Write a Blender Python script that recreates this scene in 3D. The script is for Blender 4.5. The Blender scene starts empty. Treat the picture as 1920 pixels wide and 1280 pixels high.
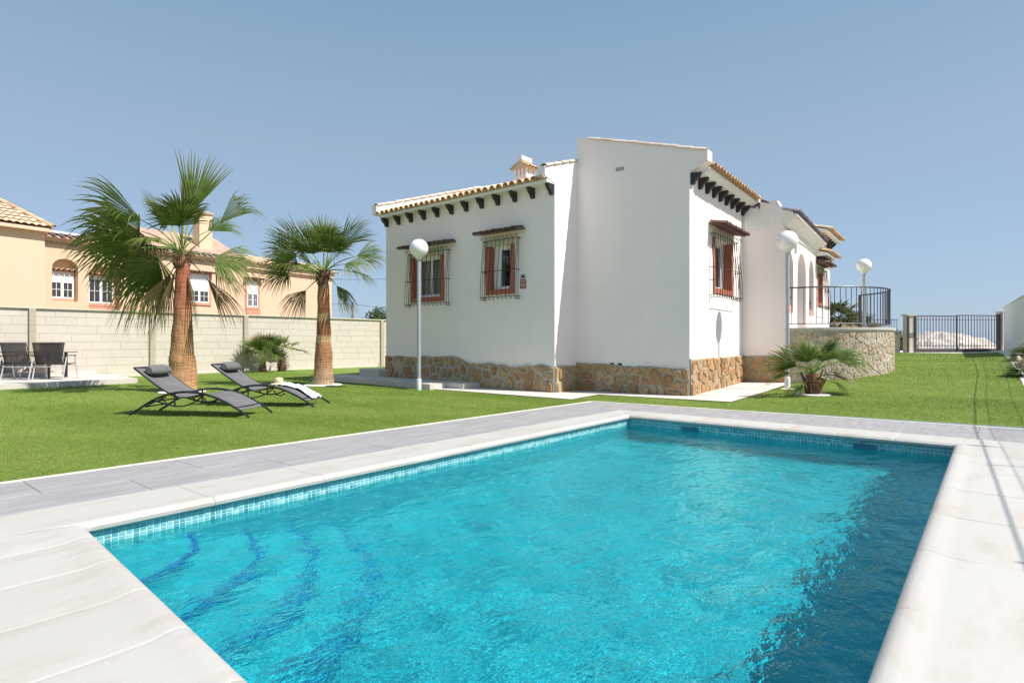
import bpy, math, random
import numpy as np
from mathutils import Vector, Matrix, noise
random.seed(7)
rnd = random.Random(11)
S = bpy.context.scene
COL = S.collection
R = math.radians
# ------------------------------------------------------------------ camera
CAM_H = 1.2
YAW = 39.6
cd = bpy.data.cameras.new('camera')
cam = bpy.data.objects.new('camera', cd)
COL.objects.link(cam)
S.camera = cam
cd.sensor_width = 36.0
cd.lens = 1100 / 1920 * 36
cd.clip_start = 0.05
cd.clip_end = 5000
cam.location = (0, 0, CAM_H)
cam.rotation_euler = (R(90), 0, R(YAW - 90))
# ------------------------------------------------------------------ world, sun, exposure
SUN_EL = R(53)
sun_dir = Vector((.27, -.963, 0)).normalized() * math.cos(SUN_EL)
sun_dir.z = math.sin(SUN_EL)
W = bpy.data.worlds.new('World')
S.world = W
W.use_nodes = True
wn = W.node_tree
sky = wn.nodes.new('ShaderNodeTexSky')
sky.sky_type = 'NISHITA'
sky.sun_disc = False
sky.sun_elevation = SUN_EL
sky.sun_rotation = math.atan2(sun_dir.x, sun_dir.y)
sky.air_density = 1.0
sky.dust_density = 0.6
sky.ozone_density = 1.6
sky.altitude = 0
# thin summer haze: the clear-sky model blended with an even pale blue that deepens with height
_tc = wn.nodes.new('ShaderNodeTexCoord')
_sp = wn.nodes.new('ShaderNodeSeparateXYZ')
wn.links.new(_tc.outputs['Generated'], _sp.inputs[0])
_rp = wn.nodes.new('ShaderNodeValToRGB')
_rp.color_ramp.elements[0].position = 0.0
_rp.color_ramp.elements[0].color = (.278, .39, .56, 1)
_rp.color_ramp.elements[1].position = 1.0
_rp.color_ramp.elements[1].color = (.152, .265, .40, 1)
_e = _rp.color_ramp.elements.new(0.3)
_e.color = (.27, .366, .482, 1)
_e = _rp.color_ramp.elements.new(0.5)
_e.color = (.19, .318, .442, 1)
wn.links.new(_sp.outputs['Z'], _rp.inputs[0])
_sc = wn.nodes.new('ShaderNodeVectorMath')
_sc.operation = 'SCALE'
_sc.inputs['Scale'].default_value = 6.15
wn.links.new(_rp.outputs[0], _sc.inputs[0])
_mx = wn.nodes.new('ShaderNodeMix')
_mx.data_type = 'RGBA'
_mx.inputs[0].default_value = 0.82
wn.links.new(sky.outputs[0], _mx.inputs[6])
wn.links.new(_sc.outputs[0], _mx.inputs[7])
wn.links.new(_mx.outputs[2], wn.nodes['Background'].inputs[0])
wn.nodes['Background'].inputs[1].default_value = 0.141
sl = bpy.data.lights.new('sun', 'SUN')
sl.energy = 4.8
sl.angle = R(0.53)
sl.color = (1.0, 0.935, 0.87)
so = bpy.data.objects.new('sun', sl)
COL.objects.link(so)
so.rotation_euler = (-sun_dir).to_track_quat('-Z', 'Y').to_euler()
sl.cycles.is_caustics_light = True
S.view_settings.view_transform = 'Standard'
S.view_settings.look = 'None'
S.view_settings.exposure = 0.5
S.view_settings.gamma = 1
S.view_settings.use_curve_mapping = False
S.render.engine = 'CYCLES'
S.cycles.max_bounces = 10
S.cycles.transparent_max_bounces = 12
S.cycles.use_denoising = True

# ------------------------------------------------------------------ material helpers
def new_mat(name):
    m = bpy.data.materials.new(name)
    m.use_nodes = True
    nt = m.node_tree
    return m, nt, nt.nodes['Principled BSDF']

def N(nt, kind, **kw):
    n = nt.nodes.new(kind)
    for k, v in kw.items():
        setattr(n, k, v)
    return n

def ramp(nt, stops, interp='LINEAR'):
    r = N(nt, 'ShaderNodeValToRGB')
    cr = r.color_ramp
    cr.interpolation = interp
    while len(cr.elements) < len(stops):
        cr.elements.new(0.5)
    for e, (p, c) in zip(cr.elements, stops):
        e.position = p
        e.color = (*c, 1) if len(c) == 3 else c
    return r

def pos(nt):
    g = N(nt, 'ShaderNodeNewGeometry')
    return g.outputs['Position']

def scaled(nt, vec, s):
    mp = N(nt, 'ShaderNodeMapping')
    mp.inputs['Scale'].default_value = s
    nt.links.new(vec, mp.inputs['Vector'])
    return mp.outputs[0]

def noise_n(nt, vec, scale, detail=4, rough=.55):
    n = N(nt, 'ShaderNodeTexNoise')
    n.inputs['Scale'].default_value = scale
    n.inputs['Detail'].default_value = detail
    n.inputs['Roughness'].default_value = rough
    nt.links.new(vec, n.inputs['Vector'])
    return n.outputs['Fac']

def bump(nt, b, h, strength, dist=.01, normal=None):
    u = N(nt, 'ShaderNodeBump')
    u.inputs['Strength'].default_value = strength
    u.inputs['Distance'].default_value = dist
    nt.links.new(h, u.inputs['Height'])
    if normal is not None:
        nt.links.new(normal, u.inputs['Normal'])
    nt.links.new(u.outputs[0], b.inputs['Normal'])
    return u.outputs[0]

def mix(nt, fac, a, b, mode='MIX'):
    m = N(nt, 'ShaderNodeMix', data_type='RGBA', blend_type=mode)
    def put(sock, v):
        if isinstance(v, (tuple, list)):
            sock.default_value = (*v[:3], 1)
        else:
            nt.links.new(v, sock)
    if isinstance(fac, (int, float)):
        m.inputs[0].default_value = fac
    else:
        nt.links.new(fac, m.inputs[0])
    put(m.inputs[6], a)
    put(m.inputs[7], b)
    return m.outputs[2]

def math_n(nt, op, a, b=None, c=None):
    m = N(nt, 'ShaderNodeMath', operation=op)
    for i, v in enumerate((a, b, c)):
        if v is None:
            continue
        if isinstance(v, (int, float)):
            m.inputs[i].default_value = v
        else:
            nt.links.new(v, m.inputs[i])
    return m.outputs[0]

def simple(name, col, rough=.6, metal=0.0, var=.12, scale=8, bmp=0.0, bscale=60, spec=None):
    m, nt, b = new_mat(name)
    p = pos(nt)
    n = noise_n(nt, p, scale)
    lo = tuple(c * (1 - var) for c in col)
    hi = tuple(min(1, c * (1 + var)) for c in col)
    r = ramp(nt, [(.3, lo), (.7, hi)])
    nt.links.new(n, r.inputs[0])
    nt.links.new(r.outputs[0], b.inputs['Base Color'])
    b.inputs['Roughness'].default_value = rough
    b.inputs['Metallic'].default_value = metal
    if spec is not None:
        b.inputs['Specular IOR Level'].default_value = spec
    if bmp:
        bump(nt, b, noise_n(nt, p, bscale, 5), bmp, .01)
    return m

def object_random(name, stops, rough=.8, scale=14, var=.35, bmp=.5, bscale=40, patch=None):
    """every object (stone, block, tile) takes its own tone, with mottling"""
    m, nt, b = new_mat(name)
    oi = N(nt, 'ShaderNodeObjectInfo')
    r = ramp(nt, stops)
    nt.links.new(oi.outputs['Random'], r.inputs[0])
    p = pos(nt)
    n = noise_n(nt, p, scale, 6, .65)
    rr = ramp(nt, [(.3, (1 - var,) * 3), (.7, (1.0,) * 3)])
    nt.links.new(n, rr.inputs[0])
    c = mix(nt, 1.0, r.outputs[0], rr.outputs[0], 'MULTIPLY')
    if patch:
        n2 = noise_n(nt, p, patch[1], 3)
        pr = ramp(nt, [(.5, (0, 0, 0)), (.62, (1, 1, 1))])
        nt.links.new(n2, pr.inputs[0])
        c = mix(nt, pr.outputs[0], c, patch[0])
    nt.links.new(c, b.inputs['Base Color'])
    b.inputs['Roughness'].default_value = rough
    bump(nt, b, noise_n(nt, p, bscale, 6, .6), bmp, .012)
    return m

# stucco with scored level joints (hairline grooves)
def stucco(name, col, grooves=(), rough=.85, var=.035):
    m, nt, b = new_mat(name)
    p = pos(nt)
    n = noise_n(nt, p, 1.1, 6, .6)
    r = ramp(nt, [(.3, tuple(c * (1 - var) for c in col)), (.7, col)])
    nt.links.new(n, r.inputs[0])
    c = r.outputs[0]
    st = noise_n(nt, scaled(nt, p, (3.0, 3.0, .35)), 2.0, 5, .6)
    sr = ramp(nt, [(.35, (.985, .98, .97)), (.65, (1, 1, 1))])
    nt.links.new(st, sr.inputs[0])
    c = mix(nt, 1.0, c, sr.outputs[0], 'MULTIPLY')
    h = noise_n(nt, p, 55, 5, .6)
    if grooves:
        sep = N(nt, 'ShaderNodeSeparateXYZ')
        nt.links.new(p, sep.inputs[0])
        acc = None
        for g in grooves:
            d = math_n(nt, 'ABSOLUTE', math_n(nt, 'SUBTRACT', sep.outputs['Z'], g))
            k = math_n(nt, 'LESS_THAN', d, .008)
            acc = k if acc is None else math_n(nt, 'MAXIMUM', acc, k)
        c = mix(nt, math_n(nt, 'MULTIPLY', acc, .13), c, tuple(x * .45 for x in col))
    nt.links.new(c, b.inputs['Base Color'])
    b.inputs['Roughness'].default_value = rough
    bump(nt, b, h, .35, .006)
    return m

M = {}
M['stucco'] = stucco('white_stucco', (.92, .84, .80), grooves=(2.49, 3.84, 4.98))
M['white'] = simple('white_paint', (.80, .79, .77), .6, var=.03)
M['coping_edge'] = simple('white_edge', (.74, .72, .66), .7, var=.05)
M['peach'] = stucco('peach_stucco', (0.725, 0.521, 0.363), grooves=(), var=.06)
M['peach2'] = stucco('peach_stucco_pale', (0.744, 0.549, 0.391), grooves=(), var=.05)
M['terracotta'] = simple('terracotta_surround', (.40, .125, .07), .7, var=.15, scale=20, bmp=.3)
M['coral'] = simple('coral_surround', (.58, .29, .20), .75, var=.12, scale=16)
M['beige'] = simple('beige_lintel', (.56, .53, .40), .8, var=.1)
M['mortar'] = simple('stone_mortar', (.42, .375, .30), .95, var=.2, scale=18, bmp=.7, bscale=50)
M['mortar_light'] = simple('pale_mortar', (.66, .60, .51), .95, var=.2, scale=18, bmp=.8, bscale=45)
M['stone'] = object_random('flagstone', [(0, (.35, .19, .085)), (.25, (.49, .305, .14)), (.5, (.57, .385, .175)), (.75, (.44, .32, .18)), (1, (.63, .47, .28))],
                           scale=9, var=.45, bmp=.8, patch=((.42, .20, .09), 7))
M['rubble'] = object_random('rubble_stone', [(0, (.62, .54, .43)), (.3, (.68, .60, .49)), (.55, (.56, .43, .29)), (.8, (.72, .65, .55)), (1, (.46, .32, .20))],
                            scale=16, var=.45, bmp=.9, patch=((.40, .27, .16), 13))
M['block'] = object_random('cream_block', [(0, (0.598, 0.541, 0.466)), (.5, (0.616, 0.563, 0.488)), (1, (0.581, 0.524, 0.449))], scale=6, var=.09, bmp=.5, bscale=70)
M['block_joint'] = simple('block_joint', (0.521, 0.474, 0.400), .95, var=.06)
M['pier'] = simple('shaded_tan_pier', (.44, .38, .285), .9, var=.08, bmp=.3)  # darker than the blocks: the pilasters' shaded look is put into the colour
M['tile_pale'] = object_random('clay_tile_pale', [(0, (.62, .40, .22)), (.4, (.70, .50, .30)), (.7, (.58, .33, .18)), (1, (.74, .58, .40))], scale=16, var=.3, bmp=.35)
M['tile_dark'] = object_random('clay_tile_dark', [(0, (.13, .075, .062)), (.5, (.22, .12, .09)), (1, (.17, .11, .105))], scale=22, var=.4, bmp=.35)
M['tile_cap'] = object_random('cap_tile', [(0, (.66, .54, .42)), (.5, (.74, .66, .56)), (1, (.60, .44, .33))], scale=16, var=.3, bmp=.35)
M['tile_violet'] = object_random('weathered_ledge_tile', [(0, (.20, .155, .18)), (.5, (.30, .235, .24)), (1, (.25, .19, .20))], scale=16, var=.4, bmp=.35)
M['black'] = simple('black_bracket', (.022, .021, .026), .5, var=.2)
M['iron'] = simple('black_iron', (.03, .028, .03), .5, .3, var=.2)
M['rail'] = simple('grey_blue_railing', (.055, .058, .07), .45, .2, var=.1)
M['gate'] = simple('brown_black_gate', (.07, .06, .065), .5, .2, var=.1)
M['pvc'] = simple('white_pvc', (.80, .80, .79), .35, var=.02)
M['curtain'] = simple('curtain', (.62, .58, .52), .9, var=.1, scale=30)
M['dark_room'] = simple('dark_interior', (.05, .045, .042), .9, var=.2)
M['lamp_pole'] = simple('galvanised_pole', (.40, .42, .46), .45, .35, var=.06)
M['pole_cap'] = simple('pole_collar', (.70, .71, .72), .5, .1, var=.05)
M['charcoal'] = simple('charcoal_frame', (.028, .028, .031), .4, .25, var=.1)
M['alu'] = simple('pale_aluminium', (.62, .61, .60), .4, .4, var=.05)
M['red'] = simple('sign_red', (.36, .075, .065), .5, var=.06)
M['sign_pale'] = simple('sign_pale', (.62, .56, .52), .5, var=.05)
M['concrete'] = simple('pale_concrete', (0.552, 0.515, 0.469), .85, var=.07, scale=3, bmp=.25, bscale=50)
M['patio'] = simple('patio_concrete', (0.561, 0.518, 0.476), .85, var=.08, scale=2.5, bmp=.2)
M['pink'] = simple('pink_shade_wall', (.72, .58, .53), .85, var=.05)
M['edge_curb'] = simple('cream_curb', (0.594, 0.567, 0.468), .85, var=.08, bmp=.3)
M['curb'] = simple('white_curb', (.76, .74, .70), .85, var=.05, bmp=.3)
M['gravel'] = simple('white_gravel', (.72, .68, .60), .95, var=.25, scale=60, bmp=.8)
M['earth'] = simple('pale_earth', (.56, .45, .35), .95, var=.25, scale=1.3, bmp=.6, bscale=6)
M['marl'] = simple('white_marl', (.52, .455, .40), .95, var=.3, scale=1.6, bmp=.8, bscale=5)
M['field'] = simple('dry_field', (.34, .27, .17), .95, var=.3, scale=.1)
M['sea'] = simple('sea_water', (.10, .20, .29), .35, var=.05, scale=.01)
M['straw'] = simple('straw_weave', (.66, .53, .34), .9, var=.2, scale=60, bmp=.6, bscale=120)
M['cable'] = simple('dark_cable', (.08, .08, .09), .6)
M['wood_pole'] = simple('grey_wood_pole', (.20, .17, .15), .9)
M['pot'] = simple('salmon_planter', (.60, .30, .22), .8, var=.1)
M['beige_pillar'] = simple('beige_pillar', (.56, .48, .40), .85, var=.06)

def glass_dark():
    m, nt, b = new_mat('window_glass')
    b.inputs['Base Color'].default_value = (.02, .022, .025, 1)
    b.inputs['Roughness'].default_value = .04
    b.inputs['Alpha'].default_value = .38
    b.inputs['Specular IOR Level'].default_value = .7
    return m
M['glass'] = glass_dark()

def globe_mat():
    m, nt, b = new_mat('opal_globe')
    b.inputs['Base Color'].default_value = (.84, .84, .82, 1)
    b.inputs['Roughness'].default_value = .18
    b.inputs['Subsurface Weight'].default_value = .35
    b.inputs['Subsurface Radius'].default_value = (.1, .1, .1)
    b.inputs['Coat Weight'].default_value = .4
    return m
M['globe'] = globe_mat()

def sling_mat():
    m, nt, b = new_mat('grey_sling')
    tc = N(nt, 'ShaderNodeTexCoord')
    w = N(nt, 'ShaderNodeTexWave')
    w.inputs['Scale'].default_value = 90
    nt.links.new(tc.outputs['Object'], w.inputs['Vector'])
    w2 = N(nt, 'ShaderNodeTexWave', bands_direction='Y')
    w2.inputs['Scale'].default_value = 90
    nt.links.new(tc.outputs['Object'], w2.inputs['Vector'])
    n = noise_n(nt, tc.outputs['Object'], 5)
    r = ramp(nt, [(.3, (.125, .125, .13)), (.7, (.165, .165, .17))])
    nt.links.new(n, r.inputs[0])
    c = mix(nt, .2, r.outputs[0], w.outputs['Color'], 'MULTIPLY')
    nt.links.new(c, b.inputs['Base Color'])
    b.inputs['Roughness'].default_value = .75
    hh = math_n(nt, 'ADD', w.outputs['Fac'], w2.outputs['Fac'])
    bump(nt, b, hh, .2, .002)
    return m
M['sling'] = sling_mat()

def mesh_fabric():
    m, nt, b = new_mat('brown_mesh_fabric')
    b.inputs['Base Color'].default_value = (.065, .05, .05, 1)
    b.inputs['Roughness'].default_value = .8
    b.inputs['Alpha'].default_value = .93
    return m
M['chair_mesh'] = mesh_fabric()

def towel_mat():
    m, nt, b = new_mat('towel_cloth')
    tc = N(nt, 'ShaderNodeTexCoord')
    n = noise_n(nt, scaled(nt, tc.outputs['Object'], (1, 2.5, 1)), 9, 3)
    r = ramp(nt, [(.42, (.62, .63, .66)), (.50, (.22, .32, .55)), (.58, (.64, .65, .67))])
    nt.links.new(n, r.inputs[0])
    nt.links.new(r.outputs[0], b.inputs['Base Color'])
    b.inputs['Roughness'].default_value = .95
    bump(nt, b, noise_n(nt, tc.outputs['Object'], 60, 4), .5, .01)
    return m
M['towel'] = towel_mat()

def trunk_mat(name, bands):
    m, nt, b = new_mat(name)
    tc = N(nt, 'ShaderNodeTexCoord')
    sep = N(nt, 'ShaderNodeSeparateXYZ')
    nt.links.new(tc.outputs['Object'], sep.inputs[0])
    p = tc.outputs['Object']
    n0 = noise_n(nt, p, 5, 4)
    z = math_n(nt, 'ADD', sep.outputs['Z'], math_n(nt, 'MULTIPLY', math_n(nt, 'SUBTRACT', n0, .5), .12))
    H = bands[-1][0]
    r = ramp(nt, [(z_ / H, c) for z_, c in bands])
    nt.links.new(math_n(nt, 'DIVIDE', z, H), r.inputs[0])
    rings = noise_n(nt, scaled(nt, p, (2.2, 2.2, 34)), 1.4, 3)
    rr = ramp(nt, [(.32, (.45, .42, .40)), (.5, (1, 1, 1)), (.75, (1.0, .93, .86))])
    nt.links.new(rings, rr.inputs[0])
    cracks = noise_n(nt, scaled(nt, p, (26, 26, 1.6)), 1.2, 4)
    cr = ramp(nt, [(.38, (.5, .46, .44)), (.5, (1, 1, 1))])
    nt.links.new(cracks, cr.inputs[0])
    c = mix(nt, .75, r.outputs[0], rr.outputs[0], 'MULTIPLY')
    c = mix(nt, .6, c, cr.outputs[0], 'MULTIPLY')
    nt.links.new(c, b.inputs['Base Color'])
    b.inputs['Roughness'].default_value = .9
    hh = math_n(nt, 'ADD', rings, cracks)
    bump(nt, b, hh, .8, .03)
    return m
M['trunk_red'] = trunk_mat('palm_trunk_red', [(0, (.52, .32, .165)), (.7, (.50, .27, .125)), (1.6, (.43, .215, .105)), (2.3, (.40, .15, .085)), (2.9, (.38, .125, .07)), (3.3, (.24, .14, .09))])
M['trunk_band'] = trunk_mat('palm_trunk_banded', [(0, (.50, .38, .26)), (.35, (.48, .31, .18)), (.75, (.42, .20, .10)), (1.15, (.44, .21, .105)), (1.2, (.62, .42, .22)), (1.33, (.60, .40, .21)), (1.4, (.36, .15, .07)),
                                            (1.72, (.38, .17, .08)), (1.8, (.60, .40, .22)), (1.95, (.58, .38, .2)), (2.0, (.40, .17, .08)), (2.45, (.46, .22, .1)), (2.8, (.20, .12, .085)), (3.3, (.17, .12, .085))])
M['trunk_dark'] = trunk_mat('palm_trunk_dark', [(0, (.15, .075, .045)), (.3, (.20, .10, .06)), (.6, (.17, .10, .06))])

def leaf_mat(name, stops, trans=.36, dead=False):
    m, nt, b = new_mat(name)
    oi = N(nt, 'ShaderNodeObjectInfo')
    p = pos(nt)
    n = noise_n(nt, p, 6, 4)
    f = math_n(nt, 'ADD', math_n(nt, 'MULTIPLY', n, .6), math_n(nt, 'MULTIPLY', oi.outputs['Random'], .4))
    r = ramp(nt, stops)
    nt.links.new(f, r.inputs[0])
    # older, straw coloured segment tips
    vc = N(nt, 'ShaderNodeAttribute', attribute_name='tip')
    tips = ramp(nt, [(.55, (0, 0, 0)), (1.0, (1, 1, 1))])
    nt.links.new(vc.outputs['Fac'], tips.inputs[0])
    fac = math_n(nt, 'MULTIPLY', tips.outputs[0], .55)
    c = mix(nt, fac, r.outputs[0], (.30, .25, .10) if not dead else (.30, .20, .10))
    nt.links.new(c, b.inputs['Base Color'])
    b.inputs['Roughness'].default_value = .5
    b.inputs['Specular IOR Level'].default_value = .25
    tr = N(nt, 'ShaderNodeBsdfTranslucent')
    nt.links.new(c, tr.inputs[0])
    mx = N(nt, 'ShaderNodeMixShader')
    mx.inputs[0].default_value = trans
    nt.links.new(b.outputs[0], mx.inputs[1])
    nt.links.new(tr.outputs[0], mx.inputs[2])
    nt.links.new(mx.outputs[0], nt.nodes['Material Output'].inputs[0])
    return m
M['frond'] = leaf_mat('palm_frond_green', [(.25, (.065, .12, .02)), (.5, (.135, .205, .04)), (.75, (.25, .30, .10))])
M['frond_dry'] = leaf_mat('palm_frond_dry', [(.2, (.20, .17, .08)), (.8, (.34, .28, .14))], dead=True)
M['frond_dead'] = leaf_mat('palm_frond_dead', [(.2, (.13, .075, .04)), (.8, (.30, .19, .10))], dead=True)
M['frond_dark'] = leaf_mat('cycad_frond', [(.2, (.02, .05, .018)), (.8, (.06, .12, .04))])
M['petiole'] = simple('green_petiole', (.24, .33, .08), .5, var=.2)
M['hedge'] = leaf_mat('bush_leaves', [(.2, (.03, .05, .015)), (.5, (.07, .10, .03)), (.85, (.14, .16, .05))])

def lawn_base():
    m, nt, b = new_mat('turf_ground')
    p = pos(nt)
    n1 = noise_n(nt, scaled(nt, p, (.9, .35, 1)), .9, 5, .6)
    n2 = noise_n(nt, p, 7, 5, .6)
    n3 = noise_n(nt, p, 90, 4, .7)
    f = math_n(nt, 'ADD', math_n(nt, 'MULTIPLY', n1, .35), math_n(nt, 'ADD', math_n(nt, 'MULTIPLY', n2, .25), math_n(nt, 'MULTIPLY', n3, .4)))
    r = ramp(nt, [(.36, (0.118, 0.182, 0.027)), (.5, (0.182, 0.264, 0.046)), (.64, (0.246, 0.328, 0.077))])
    nt.links.new(f, r.inputs[0])
    nt.links.new(r.outputs[0], b.inputs['Base Color'])
    b.inputs['Roughness'].default_value = .8
    b.inputs['Specular IOR Level'].default_value = .2
    bump(nt, b, n3, .9, .03)
    return m
M['lawn'] = lawn_base()

def blade_mat():
    m, nt, b = new_mat('turf_blades')
    p = pos(nt)
    n1 = noise_n(nt, scaled(nt, p, (.9, .35, 1)), .9, 5, .6)
    n2 = noise_n(nt, p, 14, 3)
    f = math_n(nt, 'ADD', math_n(nt, 'MULTIPLY', n1, .72), math_n(nt, 'MULTIPLY', n2, .28))
    r = ramp(nt, [(.38, (0.173, 0.264, 0.036)), (.5, (0.228, 0.319, 0.055)), (.62, (0.282, 0.364, 0.082))])
    nt.links.new(f, r.inputs[0])
    nt.links.new(r.outputs[0], b.inputs['Base Color'])
    b.inputs['Roughness'].default_value = .6
    b.inputs['Specular IOR Level'].default_value = .3
    tr = N(nt, 'ShaderNodeBsdfTranslucent')
    nt.links.new(r.outputs[0], tr.inputs[0])
    mx = N(nt, 'ShaderNodeMixShader')
    mx.inputs[0].default_value = .3
    nt.links.new(b.outputs[0], mx.inputs[1])
    nt.links.new(tr.outputs[0], mx.inputs[2])
    nt.links.new(mx.outputs[0], nt.nodes['Material Output'].inputs[0])
    return m
M['blades'] = blade_mat()

def coping_mat():
    m, nt, b = new_mat('white_cast_stone')
    p = pos(nt)
    oi = N(nt, 'ShaderNodeObjectInfo')
    n = noise_n(nt, scaled(nt, p, (1.5, 4, 1)), 1.0, 6, .62)
    r = ramp(nt, [(.28, (0.396, 0.354, 0.304)), (.40, (0.446, 0.423, 0.386)), (.5, (0.469, 0.455, 0.432)), (.7, (0.455, 0.446, 0.428))])
    nt.links.new(n, r.inputs[0])
    o = ramp(nt, [(0, (.95, .935, .91)), (1, (1, 1, 1))])
    nt.links.new(oi.outputs['Random'], o.inputs[0])
    c = mix(nt, 1, r.outputs[0], o.outputs[0], 'MULTIPLY')
    nt.links.new(c, b.inputs['Base Color'])
    b.inputs['Roughness'].default_value = .7
    bump(nt, b, noise_n(nt, p, 35, 6, .6), .22, .006)
    return m
M['coping'] = coping_mat()

def deck_mat():
    m, nt, b = new_mat('grey_wood_grain_tile')
    p = pos(nt)
    oi = N(nt, 'ShaderNodeObjectInfo')
    off = N(nt, 'ShaderNodeVectorMath', operation='ADD')
    nt.links.new(p, off.inputs[0])
    sc = N(nt, 'ShaderNodeVectorMath', operation='SCALE')
    sc.inputs[0].default_value = (3, 7, 5)
    nt.links.new(oi.outputs['Random'], sc.inputs['Scale'])
    nt.links.new(sc.outputs[0], off.inputs[1])
    n = noise_n(nt, scaled(nt, off.outputs[0], (.9, 5.5, 1)), 2.0, 7, .65)
    r = ramp(nt, [(.30, (0.251, 0.242, 0.242)), (.5, (0.302, 0.293, 0.295)), (.68, (0.353, 0.344, 0.346))])
    nt.links.new(n, r.inputs[0])
    nt.links.new(r.outputs[0], b.inputs['Base Color'])
    b.inputs['Roughness'].default_value = .65
    bump(nt, b, noise_n(nt, p, 50, 5), .2, .004)
    return m
M['deck'] = deck_mat()
M['grout'] = simple('pale_grout', (.44, .42, .40), .9, var=.05)

def pool_mat():
    m, nt, b = new_mat('pool_mosaic_under_water')
    p = pos(nt)
    sep = N(nt, 'ShaderNodeSeparateXYZ')
    nt.links.new(p, sep.inputs[0])
    def cell(axis):
        f = math_n(nt, 'FRACT', math_n(nt, 'DIVIDE', sep.outputs[axis], .042))
        return math_n(nt, 'GREATER_THAN', math_n(nt, 'ABSOLUTE', math_n(nt, 'SUBTRACT', f, .5)), .45)
    g = math_n(nt, 'MAXIMUM', cell('X'), cell('Y'))
    sn = N(nt, 'ShaderNodeVectorMath', operation='SNAP')
    sn.inputs[1].default_value = (.042, .042, .042)
    nt.links.new(p, sn.inputs[0])
    wn_ = N(nt, 'ShaderNodeTexWhiteNoise')
    nt.links.new(sn.outputs[0], wn_.inputs['Vector'])
    r = ramp(nt, [(0, (0.047, 0.372, 0.456)), (.6, (0.065, 0.428, 0.512)), (1, (0.093, 0.484, 0.558))])
    nt.links.new(wn_.outputs['Value'], r.inputs[0])
    c = mix(nt, math_n(nt, 'MULTIPLY', g, .35), r.outputs[0], (.22, .50, .54))
    nt.links.new(c, b.inputs['Base Color'])
    b.inputs['Roughness'].default_value = .5
    return m
M['pool'] = pool_mat()
M['mosaic_blue'] = simple('navy_mosaic_edge', (0.038, 0.135, 0.405), .4, var=.4, scale=40)
M['mosaic'] = object_random('teal_mosaic_tile', [(0, (.10, .36, .38)), (1, (.2, .5, .5))], rough=.25, bmp=.0)
def mosaic_mat():
    m, nt, b = new_mat('waterline_mosaic')
    p = pos(nt)
    sn = N(nt, 'ShaderNodeVectorMath', operation='SNAP')
    sn.inputs[1].default_value = (.0421, .0421, .0421)
    nt.links.new(p, sn.inputs[0])
    w = N(nt, 'ShaderNodeTexWhiteNoise')
    nt.links.new(sn.outputs[0], w.inputs['Vector'])
    r = ramp(nt, [(0, (.05, .25, .30)), (.35, (.12, .40, .44)), (.8, (.20, .48, .50)), (1, (.32, .56, .56))])
    nt.links.new(w.outputs['Value'], r.inputs[0])
    nt.links.new(r.outputs[0], b.inputs['Base Color'])
    b.inputs['Roughness'].default_value = .2
    return m
M['mosaic'] = mosaic_mat()
M['skimmer'] = simple('skimmer_blue', (.03, .16, .22), .5)
M['mosaic_grout'] = simple('pale_blue_grout', (.52, .72, .74), .8, var=.05)

def water_mat():
    m, nt, b = new_mat('pool_water')
    g = N(nt, 'ShaderNodeBsdfGlass')
    g.inputs['IOR'].default_value = 1.33
    g.inputs['Roughness'].default_value = 0.0
    g.inputs[0].default_value = (.50, 1.0, 1.0, 1)
    p = pos(nt)
    a = noise_n(nt, scaled(nt, p, (3.6, 5.4, 4)), 1.2, 4, .6)
    c = noise_n(nt, scaled(nt, p, (1.5, 2.8, 2)), 1.0, 3, .5)
    h = math_n(nt, 'ADD', math_n(nt, 'MULTIPLY', a, .6), math_n(nt, 'MULTIPLY', c, .8))
    u = N(nt, 'ShaderNodeBump')
    u.inputs['Strength'].default_value = 1.0
    u.inputs['Distance'].default_value = .055
    nt.links.new(h, u.inputs['Height'])
    nt.links.new(u.outputs[0], g.inputs['Normal'])
    nt.links.new(g.outputs[0], nt.nodes['Material Output'].inputs[0])
    return m
M['water'] = water_mat()

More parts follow.
